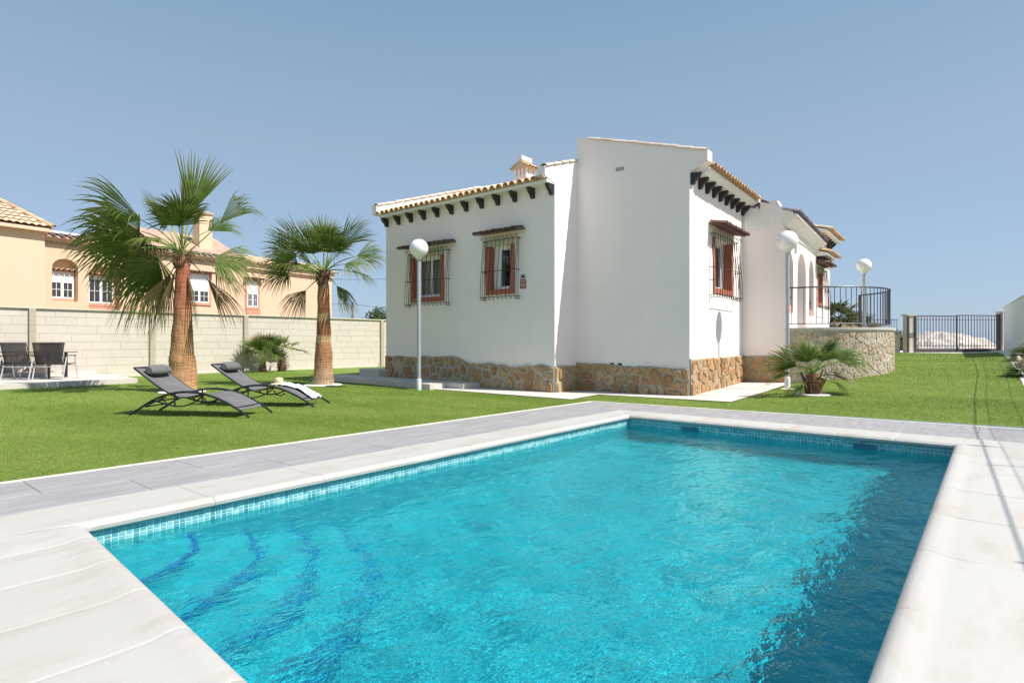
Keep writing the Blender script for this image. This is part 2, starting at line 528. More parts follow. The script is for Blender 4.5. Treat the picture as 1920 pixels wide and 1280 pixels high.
# ------------------------------------------------------------------ mesh builder
class MB:
    def __init__(s):
        s.v, s.f = [], []
        s.tip = None
    def add(s, vs, fs):
        o = len(s.v)
        s.v += [tuple(p) for p in vs]
        s.f += [tuple(i + o for i in f) for f in fs]
        return s
    def box(s, a, b):
        (x0, y0, z0), (x1, y1, z1) = a, b
        s.add([(x0, y0, z0), (x1, y0, z0), (x1, y1, z0), (x0, y1, z0), (x0, y0, z1), (x1, y0, z1), (x1, y1, z1), (x0, y1, z1)],
              [(0, 3, 2, 1), (4, 5, 6, 7), (0, 1, 5, 4), (1, 2, 6, 5), (2, 3, 7, 6), (3, 0, 4, 7)])
        return s
    def fbox(s, fr, a, b):
        """box given in a frame fr: (s,d,z) -> world"""
        (s0, d0, z0), (s1, d1, z1) = a, b
        q = [(s0, d0, z0), (s1, d0, z0), (s1, d1, z0), (s0, d1, z0), (s0, d0, z1), (s1, d0, z1), (s1, d1, z1), (s0, d1, z1)]
        s.add([fr(*p) for p in q], [(0, 3, 2, 1), (4, 5, 6, 7), (0, 1, 5, 4), (1, 2, 6, 5), (2, 3, 7, 6), (3, 0, 4, 7)])
        return s
    def prism(s, pts, ext):
        """pts: 3d polygon, extruded by vector ext"""
        n = len(pts)
        ext = Vector(ext)
        a = [Vector(p) for p in pts]
        b = [p + ext for p in a]
        s.add(a + b, [tuple(range(n))[::-1], tuple(range(n, 2 * n))] + [(i, (i + 1) % n, n + (i + 1) % n, n + i) for i in range(n)])
        return s
    def tube(s, pts, r, n=8, cap=True):
        pts = [Vector(p) for p in pts]
        rs = r if isinstance(r, (list, tuple)) else [r] * len(pts)
        t0 = (pts[1] - pts[0]).normalized()
        up = Vector((0, 0, 1)) if abs(t0.z) < .9 else Vector((1, 0, 0))
        u = t0.cross(up).normalized()
        rings = []
        for i, p in enumerate(pts):
            t = (pts[min(i + 1, len(pts) - 1)] - pts[max(i - 1, 0)])
            t = t.normalized() if t.length > 1e-9 else t0
            u = (u - t * u.dot(t))
            u = u.normalized() if u.length > 1e-6 else t.orthogonal().normalized()
            w = t.cross(u)
            rings.append([p + (u * math.cos(k * 2 * math.pi / n) + w * math.sin(k * 2 * math.pi / n)) * rs[i] for k in range(n)])
        vs = [q for rg in rings for q in rg]
        fs = []
        for i in range(len(rings) - 1):
            for k in range(n):
                fs.append((i * n + k, i * n + (k + 1) % n, (i + 1) * n + (k + 1) % n, (i + 1) * n + k))
        if cap:
            fs.append(tuple(range(n))[::-1])
            fs.append(tuple(range((len(rings) - 1) * n, len(rings) * n)))
        s.add(vs, fs)
        return s
    def lathe(s, prof, c=(0, 0, 0), n=24):
        c = Vector(c)
        vs, fs = [], []
        for (r, z) in prof:
            for k in range(n):
                a = k * 2 * math.pi / n
                vs.append(c + Vector((r * math.cos(a), r * math.sin(a), z)))
        for i in range(len(prof) - 1):
            for k in range(n):
                fs.append((i * n + k, i * n + (k + 1) % n, (i + 1) * n + (k + 1) % n, (i + 1) * n + k))
        fs.append(tuple(range(n))[::-1])
        fs.append(tuple(range((len(prof) - 1) * n, len(prof) * n)))
        s.add(vs, fs)
        return s
    def mesh(s, name, mat, smooth=False):
        me = bpy.data.meshes.new(name)
        me.from_pydata(s.v, [], s.f)
        if mat is not None:
            me.materials.append(mat)
        if smooth:
            me.polygons.foreach_set('use_smooth', [True] * len(me.polygons))
            try:
                me.set_sharp_from_angle(angle=R(40))
            except Exception:
                pass
        me.update()
        return me

def link(name, me, parent=None, loc=None, rot=None, label=None, kind=None):
    o = bpy.data.objects.new(name, me)
    COL.objects.link(o)
    if loc is not None:
        o.location = loc
    if rot is not None:
        o.rotation_euler = rot
    if parent is not None:
        o.parent = parent
        if parent.parent is None and parent.type == 'EMPTY' and not parent.get('_local'):
            o.matrix_parent_inverse = Matrix.Translation(-Vector(parent.location))
    if label:
        o['label'] = label
    if kind:
        o['kind'] = kind
    return o

def obj(name, mb, mat, parent=None, smooth=False, **kw):
    return link(name, mb.mesh(name, mat, smooth), parent, **kw)

def thing(name, label, cat, loc=(0, 0, 0), rotz=0, group=None, local=False):
    o = bpy.data.objects.new(name, None)
    COL.objects.link(o)
    o.location = loc
    o.rotation_euler = (0, 0, rotz)
    o.empty_display_size = .3
    o['label'] = label
    o['category'] = cat
    if group:
        o['group'] = group
    if local:
        o['_local'] = 1
    return o

def tag(o, label, cat, group=None):
    o['label'] = label
    o['category'] = cat
    if group:
        o['group'] = group
    return o

def dup(root, loc, rotz, label, group=None):
    r = root.copy()
    COL.objects.link(r)
    r.location = loc
    r.rotation_euler = (0, 0, rotz)
    r['label'] = label
    if group:
        r['group'] = group
    for ch in list(root.children):
        c = ch.copy()
        COL.objects.link(c)
        c.parent = r
        for g in list(ch.children):
            d = g.copy()
            COL.objects.link(d)
            d.parent = c
    return r

def struct(name, mb, mat, smooth=False):
    o = obj(name, mb, mat, None, smooth)
    o['kind'] = 'structure'
    return o

def frame(o, ang, side=-1):
    """plane frame through o along direction ang (degrees); d>0 is outward (towards the viewer side)"""
    e = Vector((math.cos(R(ang)), math.sin(R(ang)), 0))
    n = Vector((e.y, -e.x, 0)) * (-side)
    if side == -1:
        n = Vector((e.y, -e.x, 0))
    else:
        n = Vector((-e.y, e.x, 0))
    o = Vector((o[0], o[1], 0))
    def f(s, d, z):
        return o + e * s + n * d + Vector((0, 0, z))
    f.e, f.n, f.o = e, n, o
    return f

def wall_with_holes(fr, s0, s1, z0, ztop, holes, thick=.25):
    """front skin of a wall in frame fr with rectangular holes [(s0,s1,z0,z1)], reveals included"""
    mb = MB()
    ss = sorted({s0, s1, *[h[0] for h in holes], *[h[1] for h in holes]})
    zs = sorted({z0, ztop, *[h[2] for h in holes], *[h[3] for h in holes]})
    for i in range(len(ss) - 1):
        for j in range(len(zs) - 1):
            sc, zc = (ss[i] + ss[i + 1]) / 2, (zs[j] + zs[j + 1]) / 2
            if any(h[0] < sc < h[1] and h[2] < zc < h[3] for h in holes):
                continue
            mb.add([fr(ss[i], 0, zs[j]), fr(ss[i + 1], 0, zs[j]), fr(ss[i + 1], 0, zs[j + 1]), fr(ss[i], 0, zs[j + 1])], [(0, 1, 2, 3)])
    for (a, b, c, d) in holes:
        q = [(a, c), (b, c), (b, d), (a, d)]
        for k in range(4):
            p, r_ = q[k], q[(k + 1) % 4]
            mb.add([fr(p[0], 0, p[1]), fr(r_[0], 0, r_[1]), fr(r_[0], -thick, r_[1]), fr(p[0], -thick, p[1])], [(0, 1, 2, 3)])
    return mb

# ---------- crazy paving stones
def clip(poly, a, b, c):
    out = []
    n = len(poly)
    for i in range(n):
        p, q = poly[i], poly[(i + 1) % n]
        fp, fq = a * p[0] + b * p[1] - c, a * q[0] + b * q[1] - c
        if fp <= 0:
            out.append(p)
        if (fp < 0 < fq) or (fq < 0 < fp):
            t = fp / (fp - fq)
            out.append((p[0] + (q[0] - p[0]) * t, p[1] + (q[1] - p[1]) * t))
    return out

def voronoi(L, h, n, seed, aspect=1.0):
    rg = random.Random(seed)
    cell = math.sqrt(L * h / n)
    pts = []
    nx, ny = max(1, round(L / cell)), max(1, round(h / cell))
    for i in range(nx):
        for j in range(ny):
            if rg.random() < .14:
                continue
            if rg.random() < .12:
                pts.append(((i + rg.random()) * L / nx, (j + rg.random()) * h / ny))
            pts.append(((i + .5 + rg.uniform(-.42, .42) + (.25 if j % 2 else -.25)) * L / nx, (j + .5 + rg.uniform(-.4, .4)) * h / ny))
    out = []
    for i, p in enumerate(pts):
        poly = [(0, 0), (L, 0), (L, h), (0, h)]
        for j, q in enumerate(pts):
            if i == j or abs(p[0] - q[0]) > 4 * cell:
                continue
            a, b = q[0] - p[0], q[1] - p[1]
            c = (q[0] ** 2 + q[1] ** 2 - p[0] ** 2 - p[1] ** 2) / 2
            poly = clip(poly, a, b, c)
            if len(poly) < 3:
                break
        if len(poly) >= 3:
            out.append(poly)
    return out

def smooth_poly(poly, rg):
    """cut corners so that stones are not straight-edged polygons"""
    n = len(poly)
    out = []
    for i in range(n):
        p, q, r_ = poly[i - 1], poly[i], poly[(i + 1) % n]
        t = rg.uniform(.10, .26)
        out.append((q[0] + (p[0] - q[0]) * t, q[1] + (p[1] - q[1]) * t))
        out.append((q[0] + (r_[0] - q[0]) * t, q[1] + (r_[1] - q[1]) * t))
    return out

def stones(fr, L, h, n, seed, mat, parent, gap=.018, proud=.03, top=None, name='stone'):
    """lay stones on frame fr over [0,L]x[0,h]; top(s) gives the uneven upper limit as factor of h"""
    rg = random.Random(seed)
    for poly in voronoi(L, h, n, seed):
        cx = sum(p[0] for p in poly) / len(poly)
        cz = sum(p[1] for p in poly) / len(poly)
        if top:
            poly = [(s, min(z, top(s)) if z > h * .97 else min(z, top(s))) for s, z in poly]
        poly = smooth_poly(poly, rg)
        g = gap * rg.uniform(.7, 1.5)
        def shrink(poly, g):
            q = []
            for (s, z) in poly:
                dx, dz = cx - s, cz - z
                l = math.hypot(dx, dz) + 1e-6
                k = min(g / l, .45)
                q.append((s + dx * k, z + dz * k))
            return q
        base = shrink(poly, g)
        mid = shrink(poly, g * 1.25)
        front = shrink(poly, g * 1.25 + .018)
        area = abs(sum(base[i][0] * base[(i + 1) % len(base)][1] - base[(i + 1) % len(base)][0] * base[i][1] for i in range(len(base)))) / 2
        if area < .0012:
            continue
        d = proud * rg.uniform(.45, 1.5)
        k = len(base)
        tilt = (rg.uniform(-.05, .05), rg.uniform(-.05, .05))
        vs = [fr(s, -.01, z) for s, z in base] + [fr(s, d * .7, z) for s, z in mid] + \
             [fr(s, d + tilt[0] * (s - cx) + tilt[1] * (z - cz), z) for s, z in front]
        fs = []
        for i in range(k):
            j = (i + 1) % k
            fs.append((i, j, k + j, k + i))
            fs.append((k + i, k + j, 2 * k + j, 2 * k + i))
        fs.append(tuple(range(2 * k, 3 * k)))
        mb = MB().add(vs, fs)
        obj(name, mb, mat, parent)

# ---------- barrel tile, local: axis +X (downslope end at x=0), radius r
def tile_mesh(name, mat, length=.42, r=.085, taper=.8, thick=.014, n=8, convex=True):
    mb = MB()
    vs = []
    for (x, k) in ((0, 1.0), (length, taper)):
        for rr in (r * k, (r * k - thick)):
            for i in range(n + 1):
                a = math.pi * i / n
                vs.append((x, math.cos(a) * rr, math.sin(a) * rr * .95 * (1 if convex else -1)))
    m = n + 1
    fs = []
    for i in range(n):
        fs.append((i, i + 1, 2 * m + i + 1, 2 * m + i))
        fs.append((m + i + 1, m + i, 3 * m + i, 3 * m + i + 1))
        fs.append((i + 1, i, m + i, m + i + 1))
    mb.add(vs, fs)
    return mb.mesh(name, mat, True)
TILE = {k: tile_mesh('roof_tile', M[k]) for k in ('tile_pale', 'tile_dark', 'tile_cap', 'tile_violet')}
TILE_SMALL = {k: tile_mesh('roof_tile', M[k], .38, .080, .8, .016, 7) for k in ('tile_pale', 'tile_dark')}

def lay_tiles(fr, s_list, d_eave, z_eave, pitch, key, parent, small=False, flip=1, jitter=.008, up=0.0, name='roof_tile'):
    """row of cover tiles at the eave of a roof that climbs inward from frame fr (offset d outward)"""
    inward = -fr.n
    ang = math.atan(pitch)
    for s in s_list:
        p = fr(s, d_eave, z_eave) + Vector((rnd.uniform(-jitter, jitter), rnd.uniform(-jitter, jitter), rnd.uniform(-.004, .004) + up))
        yaw = math.atan2(inward.y, inward.x)
        link(name, (TILE_SMALL if small else TILE)[key], parent, loc=p,
             rot=Matrix.Rotation(yaw + rnd.uniform(-.03, .03), 4, 'Z').__matmul__(Matrix.Rotation(-ang, 4, 'Y')).to_euler())

def corrugated(fr, s0, s1, d0, d1, z0, z1, pitch_s=.22, amp=.05, per=10):
    """upper part of a tiled roof: joined barrel rows with overlap steps"""
    mb = MB()
    ns = max(2, int((s1 - s0) / pitch_s * per))
    nr = max(1, int(abs(d1 - d0) / .35))
    for r_ in range(nr):
        ta, tb = r_ / nr, (r_ + 1) / nr
        vs = []
        for i in range(ns + 1):
            s = s0 + (s1 - s0) * i / ns
            w = abs(math.sin(math.pi * (s - s0) / pitch_s))
            for t, lift in ((ta, .02), (tb, 0)):
                vs.append(fr(s, d0 + (d1 - d0) * t, z0 + (z1 - z0) * t + amp * w + lift))
        mb.add(vs, [(2 * i, 2 * i + 2, 2 * i + 3, 2 * i + 1) for i in range(ns)])
        vs = []
        for i in range(ns + 1):
            s = s0 + (s1 - s0) * i / ns
            w = abs(math.sin(math.pi * (s - s0) / pitch_s))
            z = z0 + (z1 - z0) * ta
            vs += [fr(s, d0 + (d1 - d0) * ta, z + amp * w + .02), fr(s, d0 + (d1 - d0) * ta, z - .02)]
        mb.add(vs, [(2 * i, 2 * i + 1, 2 * i + 3, 2 * i + 2) for i in range(ns)])
    return mb

# ------------------------------------------------------------------ terrain
def sstep(a, b, x):
    t = max(0.0, min(1.0, (x - a) / (b - a)))
    return t * t * (3 - 2 * t)

def pl(x, pts):
    if x <= pts[0][0]:
        return pts[0][1]
    for (a, b), (c, d) in zip(pts, pts[1:]):
        if x <= c:
            return b + (d - b) * (x - a) / (c - a)
    return pts[-1][1]

def ground(x, y):
    f = pl(x, [(9.9, 0), (14, .16), (18.2, .42), (24, .55), (35, .66), (60, .72)])
    w = 1 - .62 * sstep(2.0, 4.6, y) * (1 - sstep(18, 26, x))
    w *= 1 - sstep(5.2, 8.0, y) * (1 - sstep(22, 30, x))
    w *= 1 - sstep(9, 16, y)
    r = .14 * sstep(18, 24, x) * (1 - sstep(-.6, 1.2, y))
    return f * w + r * .5

def sheet(x0, x1, y0, y1, nx, ny, fz):
    mb = MB()
    vs = []
    for i in range(nx + 1):
        for j in range(ny + 1):
            x, y = x0 + (x1 - x0) * i / nx, y0 + (y1 - y0) * j / ny
            vs.append((x, y, fz(x, y)))
    fs = []
    for i in range(nx):
        for j in range(ny):
            a = i * (ny + 1) + j
            fs.append((a, a + ny + 1, a + ny + 2, a + 1))
    mb.add(vs, fs)
    return mb

# pool outline (inner lip), coping outer, deck outer
PI_ = [(1.13, 4.48), (8.32, 4.48), (8.35, .36), (.87, .33)]
PO = [(-.9, 5.22), (8.97, 5.0), (9.02, -1.75), (-.9, -1.75)]
DO = [(-6.0, 6.70), (10.10, 6.27), (10.72, -1.75), (-6, -1.75)]

# far ground: one sheet to the horizon with a hole under the garden
def ring_sheet(outer, inner, z):
    mb = MB()
    (a, b, c, d), (e, f, g, h) = outer, inner
    mb.add([(a, c, z), (b, c, z), (b, d, z), (a, d, z), (e, g, z), (f, g, z), (f, h, z), (e, h, z)],
           [(0, 1, 5, 4), (1, 2, 6, 5), (2, 3, 7, 6), (3, 0, 4, 7)])
    return mb
LX0, LX1, LY0, LY1 = -8.0, 37.6, -2.6, 23.4
mb = MB()
# terrain outside: starts level with the garden edge, falls gently away to the coast
def outer_ground():
    mb = MB()
    xs = [-4000, -400, -60, -8, 0, 10, 20, 30, 37.6, 45, 60, 90, 160, 400, 4000]
    ys = [-4000, -400, -60, -2.6, 5, 12, 23.4, 30, 45, 70, 120, 400, 4000]
    def z(x, y):
        inside = ground(min(max(x, LX0), LX1), min(max(y, LY0), LY1))
        r = max(0, max(LX0 - x, x - LX1), max(LY0 - y, y - LY1))
        return inside - .02 - min(3.5, r * .035)
    vs = [(x, y, z(x, y)) for x in xs for y in ys]
    ny = len(ys)
    fs = []
    for i in range(len(xs) - 1):
        for j in range(ny - 1):
            if xs[i] >= -8 and xs[i + 1] <= 37.6 and ys[j] >= -2.6 and ys[j + 1] <= 23.4:
                continue
            a = i * ny + j
            fs.append((a, a + ny, a + ny + 1, a + 1))
    mb.add(vs, fs)
    return mb
struct('ground', outer_ground(), M['field'])
# the strait of sea beyond the land, far off to the right
sea = MB()
sea.add([(420, -3000, -2.25), (3900, -3000, -2.25), (3900, 900, -2.25), (420, 700, -2.25)], [(0, 1, 2, 3)])
struct('sea', sea, M['sea'])

# lawn: height field with the deck rectangle cut out
def in_poly(x, y, poly):
    c = False
    n = len(poly)
    for i in range(n):
        (x0, y0), (x1, y1) = poly[i], poly[i - 1]
        if (y0 > y) != (y1 > y) and x < (x1 - x0) * (y - y0) / (y1 - y0) + x0:
            c = not c
    return c
mb = MB()
A_, B_, C_, D_ = DO
# left part (beyond the deck's left edge), then right part
def strip(fa, fb, n, m, fz):
    """ruled sheet between curve fa(t) and fb(t)"""
    vs = []
    for i in range(n + 1):
        t = i / n
        p, q = fa(t), fb(t)
        for j in range(m + 1):
            u = j / m
            x, y = p[0] + (q[0] - p[0]) * u, p[1] + (q[1] - p[1]) * u
            vs.append((x, y, fz(x, y)))
    fs = []
    for i in range(n):
        for j in range(m):
            a = i * (m + 1) + j
            fs.append((a, a + 1, a + m + 2, a + m + 1))
    return vs, fs
v_, f_ = strip(lambda t: (LX0 + (B_[0] - LX0) * t, A_[1] + (B_[1] - A_[1]) * max(0, (LX0 + (B_[0] - LX0) * t - A_[0]) / (B_[0] - A_[0]))),
               lambda t: (LX0 + (B_[0] - LX0) * t, LY1), 30, 30, ground)
mb.add(v_, f_)
v_, f_ = strip(lambda t: (B_[0] + (C_[0] - B_[0]) * (1 - t), C_[1] + (B_[1] - C_[1]) * t), lambda t: (LX1, C_[1] + (B_[1] - C_[1]) * t), 40, 60, ground)
mb.add(v_, f_)
v_, f_ = strip(lambda t: (B_[0], B_[1] + (LY1 - B_[1]) * t), lambda t: (LX1, B_[1] + (LY1 - B_[1]) * t), 30, 50, ground)
mb.add(v_, f_)
v_, f_ = strip(lambda t: (LX0, LY0 + (C_[1] - LY0) * t), lambda t: (LX1, LY0 + (C_[1] - LY0) * t), 3, 60, ground)
mb.add(v_, f_)
mb.add([(LX0, C_[1], 0), (A_[0], C_[1], 0), (A_[0], A_[1], 0), (LX0, A_[1], 0)], [(0, 1, 2, 3)])
lawn = struct('lawn', mb, M['lawn'])

PAVE = [(10.05, 16.6), (10.04, 6.72), (11.28, 6.84), (11.36, 3.94), (16.25, 4.05), (16.25, 6.0), (13.0, 9.0), (13.0, 16.6)]
PATIO = [(-8, 18.85), (6.15, 19.1), (6.3, 22.9), (-8, 22.9)]

# turf blades as real geometry, thinning out with distance
def blades():
    rs = np.random.RandomState(4)
    V, F = [], []
    zones = [  # x0,x1,y0,y1, density, height, width
        (-1.5, 10.2, 6.28, 9.5, 4200, .016, .007),
        (-1.5, 10.2, 9.5, 14.0, 1700, .022, .009),
        (0, 12, 14.0, 22.8, 500, .024, .015),
        (10.1, 16, -1.6, 7.0, 2000, .016, .008),
        (16, 24, -1.6, 3.6, 700, .022, .013),
        (24, 37, -1.0, 5.5, 220, .024, .022)]
    P, Hh, Ww = [], [], []
    for (x0, x1, y0, y1, den, h, w) in zones:
        n = int((x1 - x0) * (y1 - y0) * den)
        x = rs.uniform(x0, x1, n)
        y = rs.uniform(y0, y1, n)
        # keep what the camera can see (with a generous margin) and stay on the turf
        yaw = R(YAW)
        d = x * math.cos(yaw) + y * math.sin(yaw)
        l = x * math.sin(yaw) - y * math.cos(yaw)
        ok = (d > 2) & (np.abs(l) < d * 1.05 + .6)
        edge = A_[1] + (B_[1] - A_[1]) * (x - A_[0]) / (B_[0] - A_[0])
        ok &= ~((x < 10.12) & (y < edge + .012))
        xe = B_[0] + (C_[0] - B_[0]) * (B_[1] - y) / (B_[1] - C_[1])
        ok &= ~((y < B_[1] + .02) & (x < xe + .012))
        x, y = x[ok], y[ok]
        P.append(np.stack([x, y], 1))
        Hh.append(np.full(len(x), h) * rs.uniform(.6, 1.25, len(x)))
        Ww.append(np.full(len(x), w) * rs.uniform(.7, 1.2, len(x)))
    P = np.concatenate(P)
    Hh = np.concatenate(Hh)
    Ww = np.concatenate(Ww)
    keep = np.array([not (10.0 < px < 16.3 and 3.9 < py < 16.7 and in_poly(px, py, PAVE)) and not (py > 18.8 and px < 6.4 and in_poly(px, py, PATIO)) for px, py in P])
    P, Hh, Ww = P[keep], Hh[keep], Ww[keep]
    n = len(P)
    z = np.array([ground(px, py) for px, py in P])
    a = rs.uniform(0, 2 * np.pi, n)
    lean = rs.uniform(.2, .9, n) * Hh
    la = rs.normal(.6, 1.3, n)
    v = np.zeros((n, 3, 3))
    v[:, 0, 0] = P[:, 0] - np.cos(a) * Ww / 2
    v[:, 0, 1] = P[:, 1] - np.sin(a) * Ww / 2
    v[:, 0, 2] = z - .002
    v[:, 1, 0] = P[:, 0] + np.cos(a) * Ww / 2
    v[:, 1, 1] = P[:, 1] + np.sin(a) * Ww / 2
    v[:, 1, 2] = z - .002
    v[:, 2, 0] = P[:, 0] + np.cos(la) * lean
    v[:, 2, 1] = P[:, 1] + np.sin(la) * lean
    v[:, 2, 2] = z + Hh
    me = bpy.data.meshes.new('grass')
    me.vertices.add(n * 3)
    me.loops.add(n * 3)
    me.polygons.add(n)
    me.vertices.foreach_set('co', v.reshape(-1))
    me.loops.foreach_set('vertex_index', np.arange(n * 3, dtype=np.int32))
    me.polygons.foreach_set('loop_start', np.arange(0, n * 3, 3, dtype=np.int32))
    me.polygons.foreach_set('loop_total', np.full(n, 3, dtype=np.int32))
    me.materials.append(M['blades'])
    me.update()
    me.validate()
    o = link('grass', me, kind='stuff')
    o['label'] = 'short bright green turf covering the garden'
    return o
blades()

# ------------------------------------------------------------------ pool deck
def lerp2(p, q, t):
    return (p[0] + (q[0] - p[0]) * t, p[1] + (q[1] - p[1]) * t)

base = MB()
for i in range(3):
    j = i + 1
    base.add([(*DO[i], -.004), (*DO[j], -.004), (*PO[j], -.004), (*PO[i], -.004)], [(0, 1, 2, 3)])
base.add([(*DO[3], -.004), (*DO[0], -.004), (*PO[0], -.004), (*PO[3], -.004)], [(0, 1, 2, 3)])
deck = struct('pool_deck', base, M['grout'])
EDGE = .07
def quad_tile(q, z0, z1, gap, mat, parent, name='paving_tile'):
    c = (sum(p[0] for p in q) / 4, sum(p[1] for p in q) / 4)
    def sh(g):
        out = []
        for p in q:
            dx, dy = c[0] - p[0], c[1] - p[1]
            out.append((p[0] + math.copysign(g, dx), p[1] + math.copysign(g, dy)))
        return out
    a, b = sh(gap), sh(gap + .004)
    vs = [(*p, z0) for p in a] + [(*p, z1 - .003) for p in a] + [(*p, z1) for p in b]
    fs = [(8, 9, 10, 11)]
    for k in range(4):
        l = (k + 1) % 4
        fs += [(k, l, 4 + l, 4 + k), (4 + k, 4 + l, 8 + l, 8 + k)]
    obj(name, MB().add(vs, fs), mat, parent)
# left strip: two rows of long tiles, staggered
for row in range(2):
    u0, u1 = row / 2, (row + 1) / 2
    x = -5.4 + row * .6
    while x < 10.0:
        xa, xb = x, min(x + 1.2, 10.1)
        def pt(xx, u):
            yi = 5.22 + (5.0 - 5.22) * (xx + .9) / 9.87
            yo = A_[1] + (B_[1] - A_[1]) * (xx - A_[0]) / (B_[0] - A_[0]) - EDGE
            return (xx, yi + (yo - yi) * u)
        if xb - xa > .1:
            quad_tile([pt(xa, u0), pt(xb, u0), pt(xb, u1), pt(xa, u1)], -.004, .006 + rnd.uniform(-.001, .001), .0025, M['deck'], deck)
        x += 1.2
# far strip
for colm in range(2):
    u0, u1 = colm / 2, (colm + 1) / 2
    y = 4.99
    k = 0
    while y > -1.7:
        ya, yb = y, max(y - (1.2 if (k or colm) else .6), -1.75)
        def pt(yy, u):
            xi = 8.97 + (9.02 - 8.97) * (5.0 - yy) / 6.75
            xo = B_[0] + (C_[0] - B_[0]) * (B_[1] - yy) / (B_[1] - C_[1]) - EDGE
            return (xi + (xo - xi) * u, yy)
        if ya - yb > .1:
            quad_tile([pt(ya, u0), pt(ya, u1), pt(yb, u1), pt(yb, u0)], -.004, .006 + rnd.uniform(-.001, .001), .0025, M['deck'], deck)
        y = yb
        k += 1
# pale curb between the deck and the turf
for (p, q, n) in ((A_, B_, 14), (B_, C_, 8)):
    for i in range(n):
        a, b = lerp2(p, q, i / n), lerp2(p, q, (i + 1) / n)
        dx, dy = q[0] - p[0], q[1] - p[1]
        l = math.hypot(dx, dy)
        nx, ny = dy / l * EDGE, -dx / l * EDGE
        quad_tile([a, b, (b[0] + nx, b[1] + ny), (a[0] + nx, a[1] + ny)], -.01, .011, .002, M['edge_curb'], deck, 'curb_stone')

# ------------------------------------------------------------------ swimming pool
pool = thing('swimming_pool', 'turquoise swimming pool with rolled white coping stones in front of the villa', 'pool', (4.7, 2.4, 0))
WATER = -.125
DEPTH = -1.12
mb = MB()
P3 = [(p[0], p[1]) for p in PI_]
wi = [(1.09, 4.515), (8.355, 4.515), (8.385, .325), (.83, .295)]   # shell sits behind the lip
top = -.02
for i in range(4):
    a, b = wi[i], wi[(i + 1) % 4]
    mb.add([(*a, top), (*b, top), (*b, DEPTH), (*a, DEPTH)], [(0, 1, 2, 3)])
mb.add([(*p, DEPTH) for p in wi], [(3, 2, 1, 0)])
shell = obj('shell', mb, M['pool'], pool)
shell.cycles.is_caustics_receiver = True
# rounded corner steps, each with a navy mosaic nosing
cx, cy = 1.09, 4.515
radii = [(.70, -.33), (1.09, -.56), (1.47, -.77), (1.85, -.96)]
zprev = None
for k, (r_, z_) in enumerate(radii):
    n = 28
    arc = []
    for i in range(n + 1):
        a = -math.pi / 2 * i / n
        arc.append((cx + r_ * math.cos(a), cy + r_ * math.sin(a)))
    ctr = (cx, cy)
    mb = MB()
    vs = [(*ctr, z_)] + [(*p, z_) for p in arc] + [(*p, DEPTH + .002) for p in arc]
    fs = [(0, i + 2, i + 1) for i in range(n)] + [(1 + i, 2 + i, n + 3 + i, n + 2 + i) for i in range(n)]
    mb.add(vs, fs)
    st = obj('step', mb, M['pool'], pool)
    st.cycles.is_caustics_receiver = True
    mb = MB()
    w = .032
    for i in range(n):
        a0, a1 = -math.pi / 2 * i / n, -math.pi / 2 * (i + 1) / n
        q = []
        for rr, zz in ((r_ - w, z_ + .004), (r_ + .004, z_ + .004), (r_ + .004, z_ - w)):
            q += [(cx + rr * math.cos(a0), cy + rr * math.sin(a0), zz), (cx + rr * math.cos(a1), cy + rr * math.sin(a1), zz)]
        mb.add(q, [(0, 1, 3, 2), (2, 3, 5, 4)])
    ns = obj('nosing', mb, M['mosaic_blue'], st)
    ns.cycles.is_caustics_receiver = True
# waterline mosaic: real little tiles, joined
mb = MB()
gm = MB()
T = .042
for i in range(4):
    a, b = Vector((*wi[i], 0)), Vector((*wi[(i + 1) % 4], 0))
    e = (b - a).normalized()
    inn = Vector((e.y, -e.x, 0))
    if (Vector((4.7, 2.4, 0)) - a).dot(inn) < 0:
        inn = -inn
    L = (b - a).length
    z1, z0 = -.012, -.30
    gm.add([a + inn * .002 + Vector((0, 0, z0)), b + inn * .002 + Vector((0, 0, z0)), b + inn * .002 + Vector((0, 0, z1)), a + inn * .002 + Vector((0, 0, z1))], [(0, 1, 2, 3)])
    for c in range(int(L / T)):
        for r_ in range(6):
            s0, s1 = c * T + .003, (c + 1) * T - .003
            zz1 = z1 - r_ * T - .003
            zz0 = z1 - (r_ + 1) * T + .003
            q = []
            for dd, g in ((.002, 0), (.0055, .002)):
                for (s, z) in ((s0 + g, zz0 + g), (s1 - g, zz0 + g), (s1 - g, zz1 - g), (s0 + g, zz1 - g)):
                    p = a + e * s + inn * dd
                    q.append((p.x, p.y, z))
            mb.add(q, [(4, 5, 6, 7), (0, 1, 5, 4), (1, 2, 6, 5), (2, 3, 7, 6), (3, 0, 4, 7)])
g_ = obj('grout_band', gm, M['mosaic_grout'], pool)
t_ = obj('mosaic_tile', mb, M['mosaic'], pool, kind='stuff')
for o in (g_, t_):
    o.cycles.is_caustics_receiver = True
# two skimmer mouths in the far wall
for y in (3.5, 1.26):
    mb = MB().box((8.335, y - .12, -.14), (8.356, y + .12, -.07))
    obj('skimmer_mouth', mb, M['skimmer'], pool)
